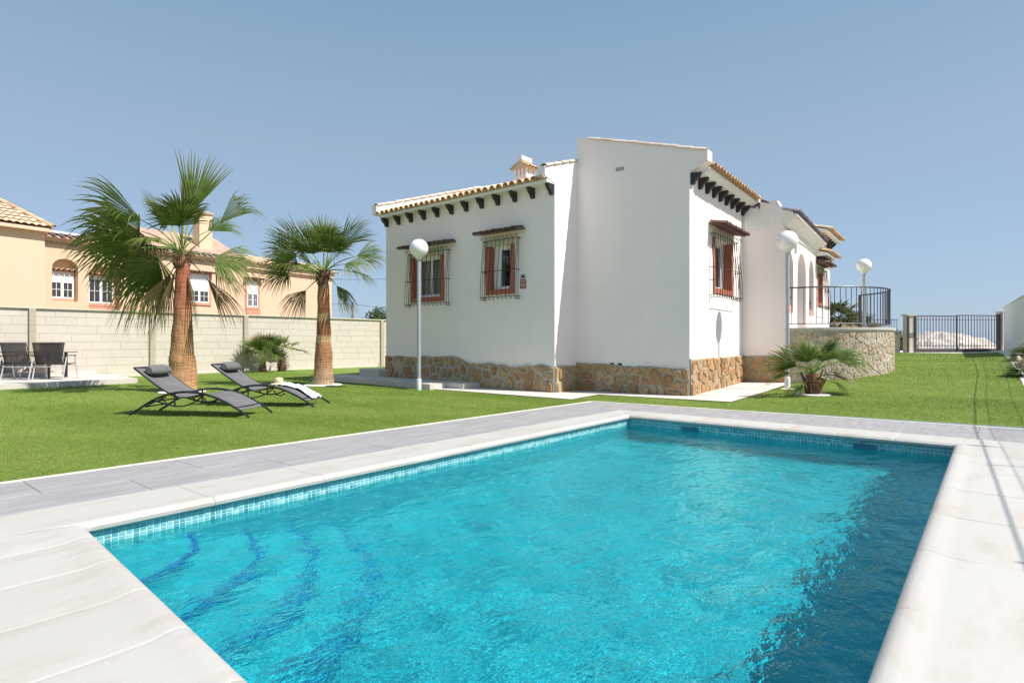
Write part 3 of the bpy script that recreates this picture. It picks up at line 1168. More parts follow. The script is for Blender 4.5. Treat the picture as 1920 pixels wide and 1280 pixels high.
# coping stones
prof = [(.05, -.036), (.008, -.028), (-.010, -.012), (-.012, .012), (.006, .034), (.035, .044), (.075, .042), (.12, .032), (.17, .028)]
def coping_piece(i, c0, c1, w_out):
    """stone on side i between axis coordinates c0,c1 (None at mitred corners)"""
    j = (i + 1) % 4
    P0, P1, O0, O1 = Vector(PI_[i]), Vector(PI_[j]), Vector(PO[i]), Vector(PO[j])
    ax = 0 if i in (0, 2) else 1
    wid = abs((O0 - P0)[1 - ax])
    mb = MB()
    rows = []
    pr = prof + [(wid - .006, .026), (wid - .001, .022), (wid - .001, -.03)]
    TT = [0, .010, .045, .35, .65, .95, .988, 1]
    ZZ = [-.004, -.0015, 0, 0, 0, 0, -.0015, -.004]
    nseg = 7
    for (d, z) in pr:
        u = d / wid
        a, b = P0 + (O0 - P0) * u, P1 + (O1 - P1) * u
        sa, sb = a[ax], b[ax]
        ta = 0.0 if c0 is None else (c0 - sa) / (sb - sa)
        tb = 1.0 if c1 is None else (c1 - sa) / (sb - sa)
        ta, tb = max(0, min(1, ta)), max(0, min(1, tb))
        row = []
        for k in range(nseg + 1):
            t = ta + (tb - ta) * TT[k]
            p = a + (b - a) * t
            # joints wander a little away from the pool, as cast slabs do
            bend = .05 * math.sin(u * 5 + (c0 or 0)) * min(1, u * 2) if wid > .9 else 0
            if (k == 0 and c0 is not None) or (k == nseg and c1 is not None) or 0 < k < nseg:
                p = p.copy()
                p[ax] += bend * (1 if (c0 is not None or k) and (c1 is not None or k < nseg) else 0)
            row.append((p.x, p.y, z + (ZZ[k] if z > 0 else 0)))
        rows.append(row)
    vs = [p for row in rows for p in row]
    m = nseg + 1
    fs = [(r_ * m + k, r_ * m + k + 1, (r_ + 1) * m + k + 1, (r_ + 1) * m + k) for r_ in range(len(pr) - 1) for k in range(nseg)]
    fs.append(tuple(r_ * m for r_ in range(len(pr))))
    fs.append(tuple(r_ * m + nseg for r_ in range(len(pr)))[::-1])
    mb.add(vs, fs)
    o = obj('coping_stone', mb, M['coping'], pool, True)
    return o
G = .0015
cuts = {0: [1.95 + .92 * k for k in range(7)], 1: [4.05 - .62 * k for k in range(7)], 2: [7.67 - .92 * k for k in range(8)], 3: [.93 + .54 * k for k in range(7)]}
for i in range(4):
    ax = 0 if i in (0, 2) else 1
    a, b = PI_[i][ax], PI_[(i + 1) % 4][ax]
    sgn = 1 if b > a else -1
    cs = [c for c in cuts[i] if min(a, b) + .2 < c < max(a, b) - .2]
    cs = [None] + cs + [None]
    for k in range(len(cs) - 1):
        c0 = None if cs[k] is None else cs[k] + G * sgn
        c1 = None if cs[k + 1] is None else cs[k + 1] - G * sgn
        coping_piece(i, c0, c1, 0)
# bedding under the coping
mb = MB()
for i in range(4):
    j = (i + 1) % 4
    q = [wi[i], wi[j], PO[j], PO[i]]
    mb.add([(*p, .012 if False else -.018) for p in q], [(0, 1, 2, 3)])
obj('coping_bed', mb, M['grout'], pool)
# water surface: wind ripples
NX, NY = 460, 260
def ripple(x, y):
    z = .011 * noise.noise(Vector((x * 1.5 + .4 * y, y * 2.3, .3)))
    z += .0055 * noise.noise(Vector((x * 4.2, y * 5.6 + .7 * x, 3.1)))
    z += .0030 * noise.noise(Vector((x * 10.0, y * 13.0, 7.7)))
    return z
mb = MB()
vs = []
for i in range(NX + 1):
    for j in range(NY + 1):
        u, v = i / NX, j / NY
        pa, pb = lerp2(wi[3], wi[2], u), lerp2(wi[0], wi[1], u)
        x, y = lerp2(pa, pb, v)
        vs.append((x, y, WATER + ripple(x, y)))
fs = []
for i in range(NX):
    for j in range(NY):
        a = i * (NY + 1) + j
        fs.append((a, a + NY + 1, a + NY + 2, a + 1))
mb.add(vs, fs)
me = mb.mesh('water', M['water'])
me.polygons.foreach_set('use_smooth', [True] * len(me.polygons))
wo = link('water', me)
wo['kind'] = 'structure'
wo.cycles.is_caustics_caster = True

# ================================================================== the white villa
villa = thing('villa', 'white stucco villa with stone plinth, barred windows and black eave brackets behind the pool', 'house', (12.0, 8.0, 0))
XL, YR, X2, Y3 = 11.10, 7.90, 12.04, 5.05
FL = frame((XL, YR), 90, side=1)            # block A front: s = Y - YR, faces -X
assert FL.n.x < 0
F2 = frame((X2, Y3), 90, side=1)            # tall wall: s = Y - Y3
F3 = frame((X2, Y3), 3)                     # sunny wall, faces -Y
FR = frame((XL, YR), 0)                     # short return wall
P4 = Vector((X2, Y3, 0)) + F3.e * 4.0       # end of the sunny wall
X4 = P4.x
F4 = frame((X4, 4.19), 90, side=1)          # porch flank: s = Y - 4.19
Q5 = (X4, 4.19)
F5 = frame(Q5, 3)                           # porch front
LA = 14.06 - YR
# ---- block A
def surround(fr, s0, s1, z0, z1, mat_s, parent, head=True, band=.13, depth=.17, sill=.12):
    mb = MB()
    o = .02
    mb.fbox(fr, (s0 - band, -.01, z0 - sill), (s1 + band, o, z0))
    mb.fbox(fr, (s0 - band, -.01, z0), (s0, o, z1 + (band if not head else 0)))
    mb.fbox(fr, (s1, -.01, z0), (s1 + band, o, z1 + (band if not head else 0)))
    if not head:
        mb.fbox(fr, (s0, -.01, z1), (s1, o, z1 + band))
    # lining of the reveal
    mb.fbox(fr, (s0 - .002, -depth, z0), (s0 + .012, o - .002, z1))
    mb.fbox(fr, (s1 - .012, -depth, z0), (s1 + .002, o - .002, z1))
    mb.fbox(fr, (s0, -depth, z0 - .002), (s1, o - .002, z0 + .012))
    return obj('window_surround', mb, mat_s, parent)

def window(fr, s0, s1, z0, z1, parent, mat_s, depth=.17, head=True, curtain=True, sashes=2, open_at=None, label=None):
    sr = surround(fr, s0, s1, z0, z1, mat_s, parent, head, depth=depth)
    if head:
        mb = MB().fbox(fr, (s0 - .13, -.012, z1), (s1 + .13, .024, z1 + .17))
        obj('lintel', mb, M['beige'], sr)
    w = MB()
    d0, d1 = -depth - .05, -depth + .01
    fw = .055
    w.fbox(fr, (s0, d0, z0), (s0 + fw, d1, z1))
    w.fbox(fr, (s1 - fw, d0, z0), (s1, d1, z1))
    w.fbox(fr, (s0 + fw, d0, z0), (s1 - fw, d1, z0 + fw))
    w.fbox(fr, (s0 + fw, d0, z1 - fw), (s1 - fw, d1, z1))
    wf = obj('window', w, M['pvc'], parent, label=label)
    n = sashes
    wd = (s1 - s0 - 2 * fw) / n
    for k in range(n):
        a, b = s0 + fw + k * wd, s0 + fw + (k + 1) * wd
        q = MB()
        e = .045
        dd0, dd1 = d0 - (.03 * (k % 2)), d1 - .012 - (.03 * (k % 2))
        q.fbox(fr, (a, dd0, z0 + fw), (a + e, dd1, z1 - fw))
        q.fbox(fr, (b - e, dd0, z0 + fw), (b, dd1, z1 - fw))
        q.fbox(fr, (a + e, dd0, z0 + fw), (b - e, dd1, z0 + fw + e))
        q.fbox(fr, (a + e, dd0, z1 - fw - e), (b - e, dd1, z1 - fw))
        obj('sash', q, M['pvc'], wf)
        g = MB()
        dm = (dd0 + dd1) / 2
        g.add([fr(a + e, dm, z0 + fw + e), fr(b - e, dm, z0 + fw + e), fr(b - e, dm, z1 - fw - e), fr(a + e, dm, z1 - fw - e)], [(0, 1, 2, 3)])
        obj('pane', g, M['glass'], wf)
    # dark room behind
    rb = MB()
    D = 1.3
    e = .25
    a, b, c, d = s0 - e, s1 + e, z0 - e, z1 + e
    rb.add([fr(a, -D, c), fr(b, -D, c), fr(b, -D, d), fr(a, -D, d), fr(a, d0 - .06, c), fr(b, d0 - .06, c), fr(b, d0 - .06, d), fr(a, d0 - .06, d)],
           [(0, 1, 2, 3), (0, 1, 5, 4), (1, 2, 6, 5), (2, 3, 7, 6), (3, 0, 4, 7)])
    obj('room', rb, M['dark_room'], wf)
    if curtain:
        for side in curtain if isinstance(curtain, (list, tuple)) else ((s0, s1),):
            cu = MB()
            a, b = side
            m = 46
            vs = []
            for i in range(m + 1):
                s = a + (b - a) * i / m
                dd = d0 - .11 + .022 * math.sin(i * 1.25) + .01 * math.sin(i * .6)
                vs += [fr(s, dd, z0), fr(s, dd, z1)]
            cu.add(vs, [(2 * i, 2 * i + 2, 2 * i + 3, 2 * i + 1) for i in range(m)])
            obj('curtain', cu, M['curtain'], wf)
    return wf

def canopy(fr, s0, s1, z, out, parent, key='tile_dark', pitch=.22, step=.19, deck=True):
    """little tiled hood over a window"""
    mb = MB()
    mb.prism([fr(s0, 0, z + out * pitch), fr(s0, out - .06, z + .01), fr(s0, out - .06, z - .008), fr(s0, 0, z + out * pitch - .03)], (fr.e * (s1 - s0)))
    c = obj('window_canopy', mb, M['terracotta'] if key == 'tile_pale' else M['tile_dark'], parent)
    n = int(round((s1 - s0) / step))
    inward = -fr.n
    yaw = math.atan2(inward.y, inward.x)
    rot = (Matrix.Rotation(yaw, 4, 'Z') @ Matrix.Rotation(-math.atan(pitch), 4, 'Y'))
    for i in range(n):
        s = s0 + (i + .5) * (s1 - s0) / n
        link('roof_tile', TILE_SMALL[key], c, loc=fr(s, out + .02 + rnd.uniform(0, .02), z - .002 + rnd.uniform(0, .012)), rot=rot.to_euler())
    return c

def grille(fr, s0, s1, z0, z1, parent, bars=9, d_top=.13, d_bot=.24, mat=None, r=.0075):
    """belly grille: bars bow outwards towards the bottom, curl back under and have scrolls on top"""
    mat = mat or M['iron']
    mid = (z0 + z1) / 2 - .05
    def prof(z):
        t = (z1 - z) / (z1 - z0)
        return d_top + (d_bot - d_top) * (math.sin(min(1, t * 1.15) * math.pi / 2) ** 1.5)
    mb = MB()
    for z in (z1 - .03, mid, z0 + .06):
        d = prof(z)
        pts = [fr(s0, 0, z), fr(s0, d, z), fr(s1, d, z), fr(s1, 0, z)]
        for a, b in zip(pts, pts[1:]):
            mb.tube([a, b], r * 1.1, 5)
    g = obj('window_grille', mb, mat, parent)
    def bar_pts(s, face=True):
        p = []
        for i in range(9):
            z = z1 + (z0 + .05 - z1) * i / 8
            p.append(fr(s, prof(z), z))
        # curl under
        dz = prof(z0)
        for k in range(1, 8):
            a = math.pi * k / 7
            p.append(fr(s, dz - .035 + .035 * math.cos(a), z0 + .05 - .055 * math.sin(a)))
        p.append(fr(s, dz - .07, z0 + .09))
        return p
    def scroll(s, sign=1):
        p = []
        for k in range(9):
            a = math.pi * 1.5 * k / 8
            rr = .05 * (1 - k / 14)
            p.append(fr(s + sign * .0, d_top + .05 - rr * math.cos(a), z1 + .05 + rr * math.sin(a) * 1.0 - .03))
        return p
    for i in range(bars):
        s = s0 + (s1 - s0) * i / (bars - 1)
        b = MB().tube(bar_pts(s), r, 5)
        b.tube(scroll(s), r, 5)
        obj('bar', b, mat, g)
    # two bars on each cheek
    for s in (s0, s1):
        for dd in (.38, .7):
            b = MB()
            p = []
            for i in range(7):
                z = z1 + (z0 + .03 - z1) * i / 6
                p.append(fr(s, prof(z) * dd, z))
            for k in range(1, 6):
                a = math.pi * k / 5
                p.append(fr(s, prof(z0) * dd - .03 + .03 * math.cos(a), z0 + .03 - .045 * math.sin(a)))
            b.tube(p, r, 5)
            obj('bar', b, mat, g)
    return g

# windows of block A in s (Y-YR)
WA = [(3.80, 4.92, 2.42, 3.58), (1.32, 2.02, 2.49, 3.60)]
mbw = wall_with_holes(FL, 0, LA, -.3, 4.93, WA, .24)
walls = obj('wall', mbw, M['stucco'], villa)
# other faces of block A (side, back) down to the ground
mb = MB()
mb.add([(XL, YR, -.3), (X2, YR, -.3), (X2, YR, 4.90), (XL, YR, 4.86)], [(0, 1, 2, 3)])
obj('wall', mb, M['stucco'], villa)
mb = MB()
mb.add([(XL, 14.06, -.3), (17, 14.06, -.3), (17, 14.06, 6.5), (XL, 14.06, 5.0)], [(3, 2, 1, 0)])
obj('wall', mb, M['stucco'], villa)
mb = MB()
mb.add([(17, 14.06, -.3), (17, 7.95, -.3), (17, 7.95, 6.5), (17, 14.06, 6.5)], [(0, 1, 2, 3)])
obj('wall', mb, M['stucco'], villa)
# windows
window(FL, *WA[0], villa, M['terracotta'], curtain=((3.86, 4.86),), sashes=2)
canopy(FL, 3.22, 5.22, 3.80, .36, villa)
grille(FL, 3.42, 5.02, 2.18, 3.68, villa, bars=11)
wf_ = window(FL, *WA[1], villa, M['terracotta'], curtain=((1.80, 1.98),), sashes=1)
obj('sash', MB().fbox(FL, (1.76, -.19, 2.56), (1.92, -.165, 3.53)), M['pvc'], wf_)
canopy(FL, .86, 2.28, 3.86, .36, villa)
grille(FL, 1.02, 2.12, 2.24, 3.74, villa, bars=9)
# alarm sign on the wall
mb = MB().fbox(FL, (.83, .0, 2.47), (1.03, .008, 2.83))
sg = obj('alarm_plate', mb, M['sign_pale'], villa)
mb = MB().fbox(FL, (.838, .008, 2.478), (1.022, .011, 2.70))
obj('red_panel', mb, M['red'], sg)
mb = MB()
mb.fbox(FL, (.885, .008, 2.735), (.975, .0105, 2.80))
obj('camera_mark', mb, M['charcoal'], sg)
mb = MB()
for z, w in ((2.66, .15), (2.635, .12), (2.585, .15), (2.56, .14), (2.535, .15), (2.51, .10)):
    mb.fbox(FL, (.93 - w / 2, .011, z), (.93 + w / 2, .0122, z + .011))
obj('printed_line', mb, M['sign_pale'], sg)
# eave of block A: soffit slab, tiles, brackets
mb = MB()
mb.prism([(10.80, YR - .0, 4.84), (10.80, YR, 4.905), (XL + .1, YR, 4.99), (XL + .1, YR, 4.84)], (0, LA - .05, 0))
mb.v = [(x, y + .012, z) for x, y, z in mb.v]
obj('eave_slab', mb, M['white'], villa)
roofA = obj('roof', corrugated(FL, .02, LA - .04, .30, -6.2, 4.935, 6.8, .215, .06), M['tile_pale'], villa, kind='stuff')
n = 28
lay_tiles(FL, [.1 + i * (LA - .2) / n for i in range(n + 1)], .40, 4.915, .3, 'tile_pale', roofA)
mb = MB()
for i in range(n):
    s = .1 + (i + .5) * (LA - .2) / n
    vs = []
    for (d, z) in ((.37, 4.905), (-.05, 5.03)):
        for k in range(5):
            a = math.pi * k / 4
            vs.append(FL(s + math.cos(a) * .08, d, z + .035 - math.sin(a) * .05))
    mb.add(vs, [(k, k + 1, k + 6, k + 5) for k in range(4)])
obj('pan_tile', mb, M['tile_pale'], roofA, kind='stuff')

def bracket_mesh():
    mb = MB()
    # local: x = outward, y = width, z up ; origin at top against the wall
    p = [(0, 0), (.22, 0), (.22, -.04), (.205, -.05), (.19, -.09), (.15, -.125), (.115, -.145), (.09, -.18), (.075, -.225), (.045, -.24), (0, -.24)]
    mb.prism([(x, -.048, z) for x, z in p], (0, .096, 0))
    return mb.mesh('eave_bracket', M['black'])
BR = bracket_mesh()
def brackets(fr, ss, z, parent):
    yaw = math.atan2(fr.n.y, fr.n.x)
    for s in ss:
        link('eave_bracket', BR, parent, loc=fr(s, .0, z), rot=(0, 0, yaw))
brackets(FL, [.07 + i * (LA - .14) / 11 for i in range(12)], 4.838, villa)

# gable parapets of block A with cap tiles
def gable(fr, pts, thick, mat, parent, name='gable_parapet'):
    mb = MB().prism([fr(s, 0, z) for s, z in pts], -fr.n * thick)
    return obj(name, mb, mat, parent)
FRp = frame((0, YR), 0)
gp = gable(FRp, [(10.72, 4.97), (10.72, 5.19), (12.04, 5.62), (12.04, 4.90), (XL - .001, 4.86)], .22, M['stucco'], villa)
def cap_tiles(fr, a, b, n, parent, d=-.06, key='tile_cap', lift=.03):
    """row of cap tiles lying along a sloping parapet top from a=(s,z) to b=(s,z)"""
    pa, pb = fr(a[0], d, a[1]), fr(b[0], d, b[1])
    v = pb - pa
    yaw = math.atan2(v.y, v.x)
    pit = math.atan2(v.z, math.hypot(v.x, v.y))
    rot = (Matrix.Rotation(yaw, 4, 'Z') @ Matrix.Rotation(-pit, 4, 'Y') @ Matrix.Scale(1, 4)).to_euler()
    for i in range(n):
        p = pa + v * (i / n)
        o = link('cap_tile', TILE[key], parent, loc=p + Vector((0, 0, lift - .035 + rnd.uniform(-.004, .006))), rot=rot)
        o.scale = (v.length / n / .40, 1.25, .8)
cap_tiles(FRp, (10.75, 5.19), (12.02, 5.605), 4, gp)
FBp = frame((0, 14.02), 0)
gp = gable(FBp, [(10.72, 4.93), (10.72, 5.19), (16.5, 7.05), (16.5, 4.9)], .22, M['stucco'], villa)
cap_tiles(FBp, (10.75, 5.19), (15.2, 6.62), 13, gp)
# chimney house on the roof of block A
chim = MB()
c0 = Vector((13.0, 10.28, 0))
chim.box((12.72, 9.98, 5.2), (13.28, 10.58, 5.86))
def shrink(m):
    m.v = [(13 + (x - 13) * .74, 10.28 + (y - 10.28) * .74, 5.7 + (z - 5.7) * .86) for x, y, z in m.v]
    return m
shrink(chim)
ch = obj('chimney', chim, M['stucco'], villa)
mb = MB()
for x in (12.72, 12.87, 13.02, 13.17):
    mb.box((x, 9.98, 5.86), (x + .09, 10.07, 6.12)); mb.box((x, 10.49, 5.86), (x + .09, 10.58, 6.12))
for y in (10.14, 10.31):
    mb.box((12.72, y, 5.86), (12.80, y + .10, 6.12)); mb.box((13.20, y, 5.86), (13.28, y + .10, 6.12))
mb.box((12.80, 10.07, 5.80), (13.20, 10.49, 6.10))
shrink(mb)
obj('chimney_pier', mb, M['stucco'], ch)
mb = MB()
mb.prism([(12.66, 9.86, 6.11), (12.66, 10.28, 6.36), (12.66, 10.70, 6.11), (12.66, 10.70, 6.08), (12.66, 9.86, 6.08)], (.68, 0, 0))
shrink(mb)
obj('chimney_roof', mb, M['tile_pale'], ch)
for sgn, y in ((1, 9.83), (-1, 10.73)):
    for k in range(4):
        yaw = math.pi / 2 * sgn
        o = link('roof_tile', TILE['tile_pale'], ch, loc=(13 + (-.28 + k * .185) * .74, 10.28 + (y - 10.28) * .74, 5.7 + .385 * .86), rot=(Matrix.Rotation(yaw, 4, 'Z') @ Matrix.Rotation(-math.atan(.6), 4, 'Y')).to_euler())
        o.scale = (.78, .78, .78)
mb = MB().box((12.68, 10.18, 6.36), (13.32, 10.38, 6.50))
shrink(mb)
obj('ridge_block', mb, M['white'], ch)

# ---- block B: tall wall and the sunny wall
LW = YR - Y3
mb = MB()
def zt(s):      # height of the tall parapet along s = Y - Y3
    return 5.325 + (6.17 - 5.325) * s / LW
mb.prism([F2(LW + .0, 0, -.3), F2(LW, 0, zt(LW)), F2(-.39, 0, 5.205), F2(-.39, 0, 4.985), F2(-.30, 0, 4.93), F2(0, 0, 4.80), F2(0, 0, -.3)], (.25, 0, 0))
tall = obj('wall', mb, M['stucco'], villa)
cap_tiles(F2, (-.36, 5.205), (LW - .32, zt(LW - .32)), 9, tall)
mb = MB()
W3 = [(1.66, 2.98, 2.46, 3.66)]
w3 = wall_with_holes(F3, 0.001, 4.0, -.3, 4.93, W3, .24)
obj('wall', w3, M['stucco'], villa)
w3 = MB()
e4 = F3(4.0, 0, 0)
w3.add([(X2 + .25, YR + .05, 3.5), (16.2, YR + .05, 3.5), (16.2, YR + .05, 6.05), (X2 + .25, YR + .05, 6.05)], [(0, 1, 2, 3)])
obj('wall', w3, M['stucco'], villa)
w3 = MB()
w3.add([(e4.x, e4.y, -.3), (e4.x, YR + .05, -.3), (e4.x, YR + .05, 5.9), (e4.x, e4.y, 4.93)], [(3, 2, 1, 0)])
obj('wall', w3, M['stucco'], villa)
window(F3, *W3[0], villa, M['terracotta'], curtain=((1.7, 2.3), (2.45, 2.94)), depth=.20)
canopy(F3, 1.22, 3.22, 3.86, .36, villa)
grille(F3, 1.32, 3.12, 2.22, 3.72, villa, bars=11)
# eave of block B
mb = MB()
mb.prism([F3(.26, .34, 4.86), F3(.26, .34, 4.93), F3(.26, -.1, 5.04), F3(.26, -.1, 4.79), F3(.26, .22, 4.79)], F3.e * 3.86)
obj('eave_slab', mb, M['white'], villa)
roofB = obj('roof', corrugated(F3, .26, 4.14, .34, -2.9, 4.97, 5.98, .215, .06), M['tile_pale'], villa, kind='stuff')
n = 18
lay_tiles(F3, [.36 + i * 3.74 / n for i in range(n + 1)], .44, 4.945, .3, 'tile_pale', roofB)
mb = MB()
for i in range(n):
    s = .36 + (i + .5) * 3.74 / n
    vs = []
    for (d, z) in ((.41, 4.93), (-.02, 5.06)):
        for k in range(5):
            a = math.pi * k / 4
            vs.append(F3(s + math.cos(a) * .08, d, z + .035 - math.sin(a) * .05))
    mb.add(vs, [(k, k + 1, k + 6, k + 5) for k in range(4)])
obj('pan_tile', mb, M['tile_pale'], roofB, kind='stuff')
brackets(F3, [.09 + i * 3.82 / 8 for i in range(9)], 4.79, villa)
# end parapet of roof B
gp = gable(frame(tuple(F3(4.14, 0, 0))[:2], 93), [(-.42, 4.88), (-.42, 5.06), (2.9, 6.1), (2.9, 4.8), (0, 4.8)], .14, M['stucco'], villa)
# lattice vent, two pipe holes
mb = MB().fbox(F2, (1.56, .0, 5.135), (1.78, .004, 5.225))
vt = obj('vent', mb, M['sign_pale'], villa)
mb = MB()
for i in range(6):
    for j in range(3):
        s, z = 1.575 + i * .035, 5.145 + j * .027
        mb.fbox(F2, (s, .004, z), (s + .02, .006, z + .016))
obj('vent_opening', mb, M['charcoal'], vt)
for s in (1.67, 1.88):
    mb = MB().fbox(F2, (s - .045, 0, .61), (s + .045, .012, .70))
    obj('pipe_box', mb, M['charcoal'], villa)

# ---- porch flank and front (block C)
mb = MB()
mb.prism([(X4, 4.19, -.3), (X4, 4.19, 4.05), (X4, 4.24, 4.20), (X4, 4.30, 4.66), (X4, 4.38, 4.84), (X4, 4.49, 4.90), (X4, 4.82, 4.52), (X4, 5.32, 4.60), (X4, 5.32, -.3)], (.25, 0, 0))
obj('wall', mb, M['stucco'], villa)
mb = MB().box((X4 + .25, 4.88, 4.3), (X4 + 5.9, 5.4, 4.55))
obj('parapet', mb, M['stucco'], villa)
# front wall with three arches
def arch_wall(fr, s0, s1, z0, z1, arches, thick=.25, n=10):
    mb = MB()
    cur = s0
    def quad(a, b, c, d):
        mb.add([fr(a, 0, c), fr(b, 0, c), fr(b, 0, d), fr(a, 0, d)], [(0, 1, 2, 3)])
    for (a, b, zb, zs) in arches:   # zs spring height
        quad(cur, a, z0, z1)
        r_ = (b - a) / 2
        cx_ = (a + b) / 2
        prev = None
        edge = [(a, zb), (a, zs)]
        for k in range(n + 1):
            th = math.pi - math.pi * k / n
            s, z = cx_ + r_ * math.cos(th), zs + r_ * math.sin(th) * 1.0
            if prev:
                mb.add([fr(prev[0], 0, prev[1]), fr(s, 0, z), fr(s, 0, z1), fr(prev[0], 0, z1)], [(0, 1, 2, 3)])
            prev = (s, z)
            edge.append((s, z))
        edge += [(b, zb)]
        if zb > z0:
            quad(a, b, z0, zb)
            edge.append((a, zb))
        for p, q in zip(edge, edge[1:]):
            mb.add([fr(p[0], 0, p[1]), fr(q[0], 0, q[1]), fr(q[0], -thick, q[1]), fr(p[0], -thick, p[1])], [(0, 1, 2, 3)])
        cur = b
    quad(cur, s1, z0, z1)
    return mb
AR = [(.22, 1.02, 1.95, 3.15), (1.54, 2.78, 1.55, 3.09), (3.24, 4.02, 1.98, 3.28)]
mb = arch_wall(F5, 0, 4.45, 1.2, 4.10, AR)
mb.prism([F5(4.45, 0, 1.2), F5(4.45, 0, 4.1), F5(4.45, -2.0, 4.1), F5(4.45, -2.0, 1.2)], F5.e * .02)
obj('wall', mb, M['stucco'], villa)
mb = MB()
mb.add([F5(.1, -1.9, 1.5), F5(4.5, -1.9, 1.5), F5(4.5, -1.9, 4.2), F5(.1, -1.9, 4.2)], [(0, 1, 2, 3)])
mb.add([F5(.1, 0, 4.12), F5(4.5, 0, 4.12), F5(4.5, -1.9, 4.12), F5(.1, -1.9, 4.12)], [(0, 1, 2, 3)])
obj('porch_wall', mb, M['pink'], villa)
mb = MB().fbox(F5, (.25, -1.9, 1.2), (4.45, 0, 1.54))
obj('porch_floor', mb, M['patio'], villa)
# porch eave: deep soffit and dark tile edge
mb = MB()
mb.prism([F5(.02, .0, 4.16), F5(.02, .28, 4.40), F5(.02, .28, 4.44), F5(.02, -1.0, 4.78), F5(.02, -1.0, 4.10)], F5.e * 4.5 + Vector((0, 0, -.15)))
obj('eave_slab', mb, M['white'], villa)
roofC = obj('roof', corrugated(F5, .1, 4.5, .26, -1.0, 4.38, 4.80, .215, .05), M['tile_violet'], villa, kind='stuff')
for i in range(21):
    lay_tiles(F5, [.06 + i * .215], .34, 4.47 - .008 * i, .3, 'tile_violet', roofC)
mb = MB().prism([F5(.0, .20, 4.40), F5(.0, .1, 4.60), F5(.0, -.6, 4.86), F5(.0, -.6, 4.4)], F5.e * .8)
obj('parapet', mb, M['stucco'], villa)
mb = MB().prism([F5(.4, .0, 4.08), F5(.4, .04, 4.08), F5(.4, .04, 3.98), F5(.4, 0, 3.95)], F5.e * 4.0)
obj('string_moulding', mb, M['white'], villa)
mb = MB().fbox(F5, (1.16, 0, 3.62), (1.34, .03, 3.84))
obj('wall_plaque', mb, M['lamp_pole'], villa)
# small roof chimney behind the porch flank
mb = MB().box((X4 + .5, 4.85, 4.4), (X4 + 1.1, 5.3, 4.95))
pc = obj('chimney', mb, M['pink'], villa)
mb = MB().prism([(X4 + .42, 4.70, 4.93), (X4 + .42, 5.08, 5.13), (X4 + .42, 5.45, 4.93), (X4 + .42, 5.45, 4.89), (X4 + .42, 4.70, 4.89)], (.76, 0, 0))
obj('chimney_roof', mb, M['tile_dark'], pc)
# ---- blocks D and E beyond the porch, stepping forward
def far_block(o, s0, s1, ze, zb, nb, win):
    fr = frame(o, 3)
    holes = [win] if win else []
    mb = wall_with_holes(fr, s0, s1, zb, ze, holes, .2)
    mb.add([fr(s0, 0, zb), fr(s0, -3, zb), fr(s0, -3, ze), fr(s0, 0, ze)], [(0, 1, 2, 3)])
    mb.add([fr(s1, 0, zb), fr(s1, -3, zb), fr(s1, -3, ze), fr(s1, 0, ze)], [(0, 1, 2, 3)])
    obj('wall', mb, M['stucco'], villa)
    if win:
        window(fr, *win, villa, M['terracotta'], curtain=False)
        grille(fr, win[0] - .25, win[1] + .25, win[2] - .2, win[3] + .1, villa, bars=7)
        canopy(fr, win[0] - .4, win[1] + .4, win[3] + .2, .34, villa)
    e_ = MB()
    e_.prism([fr(s0 - .1, .34, ze - .08), fr(s0 - .1, .34, ze), fr(s0 - .1, -.1, ze + .13), fr(s0 - .1, -.1, ze - .08)], fr.e * (s1 - s0 + .25))
    obj('eave_slab', e_, M['white'], villa)
    rf = obj('roof', corrugated(fr, s0 - .1, s1 + .15, .36, -2.4, ze + .03, ze + .85, .215, .06), M['tile_pale'], villa, kind='stuff')
    k = int((s1 - s0 + .2) / .215)
    lay_tiles(fr, [s0 - .05 + i * .215 for i in range(k + 1)], .46, ze, .3, 'tile_pale', rf)
    brackets(fr, [s0 + .1 + i * (s1 - s0 - .2) / (nb - 1) for i in range(nb)], ze - .08, villa)
    return fr
far_block(Q5, 4.47, 6.0, 3.98, 0.2, 5, (4.75, 5.45, 2.45, 3.45))
far_block((21.6, 4.62), -.2, 2.5, 4.86, 0.2, 6, None)
mb = MB().box((20.6, 5.2, 4.3), (21.5, 6.2, 5.25))
obj('chimney', mb, M['stucco'], villa)
# planters in the outer arches
for (s, lab) in ((.62, 'salmon planter with a dark plant in the first porch arch'), (3.66, 'salmon planter with a dark plant in the third porch arch')):
    t = thing('planter', lab, 'planter', tuple(F5(s, -.12, 1.97)), group='planters in the porch arches')
    mb = MB()
    mb.prism([F5(s - .28, -.03, 1.975), F5(s + .28, -.03, 1.975), F5(s + .31, -.03, 2.17), F5(s - .31, -.03, 2.17)], -F5.n * .2)
    obj('pot', mb, M['pot'], t)
    mb = MB()
    for k in range(26):
        a = rnd.uniform(0, 6.28)
        h = rnd.uniform(.12, .34)
        b0 = F5(s + rnd.uniform(-.2, .2), -.13, 2.16)
        tip = b0 + Vector((math.cos(a) * h * .6, math.sin(a) * h * .6, h))
        sd = Vector((-math.sin(a), math.cos(a), 0)) * .03
        md = (b0 + tip) / 2 + Vector((0, 0, .03))
        mb.add([b0, md + sd, tip, md - sd], [(0, 1, 2, 3)])
    obj('plant', mb, M['frond_dark'], t)

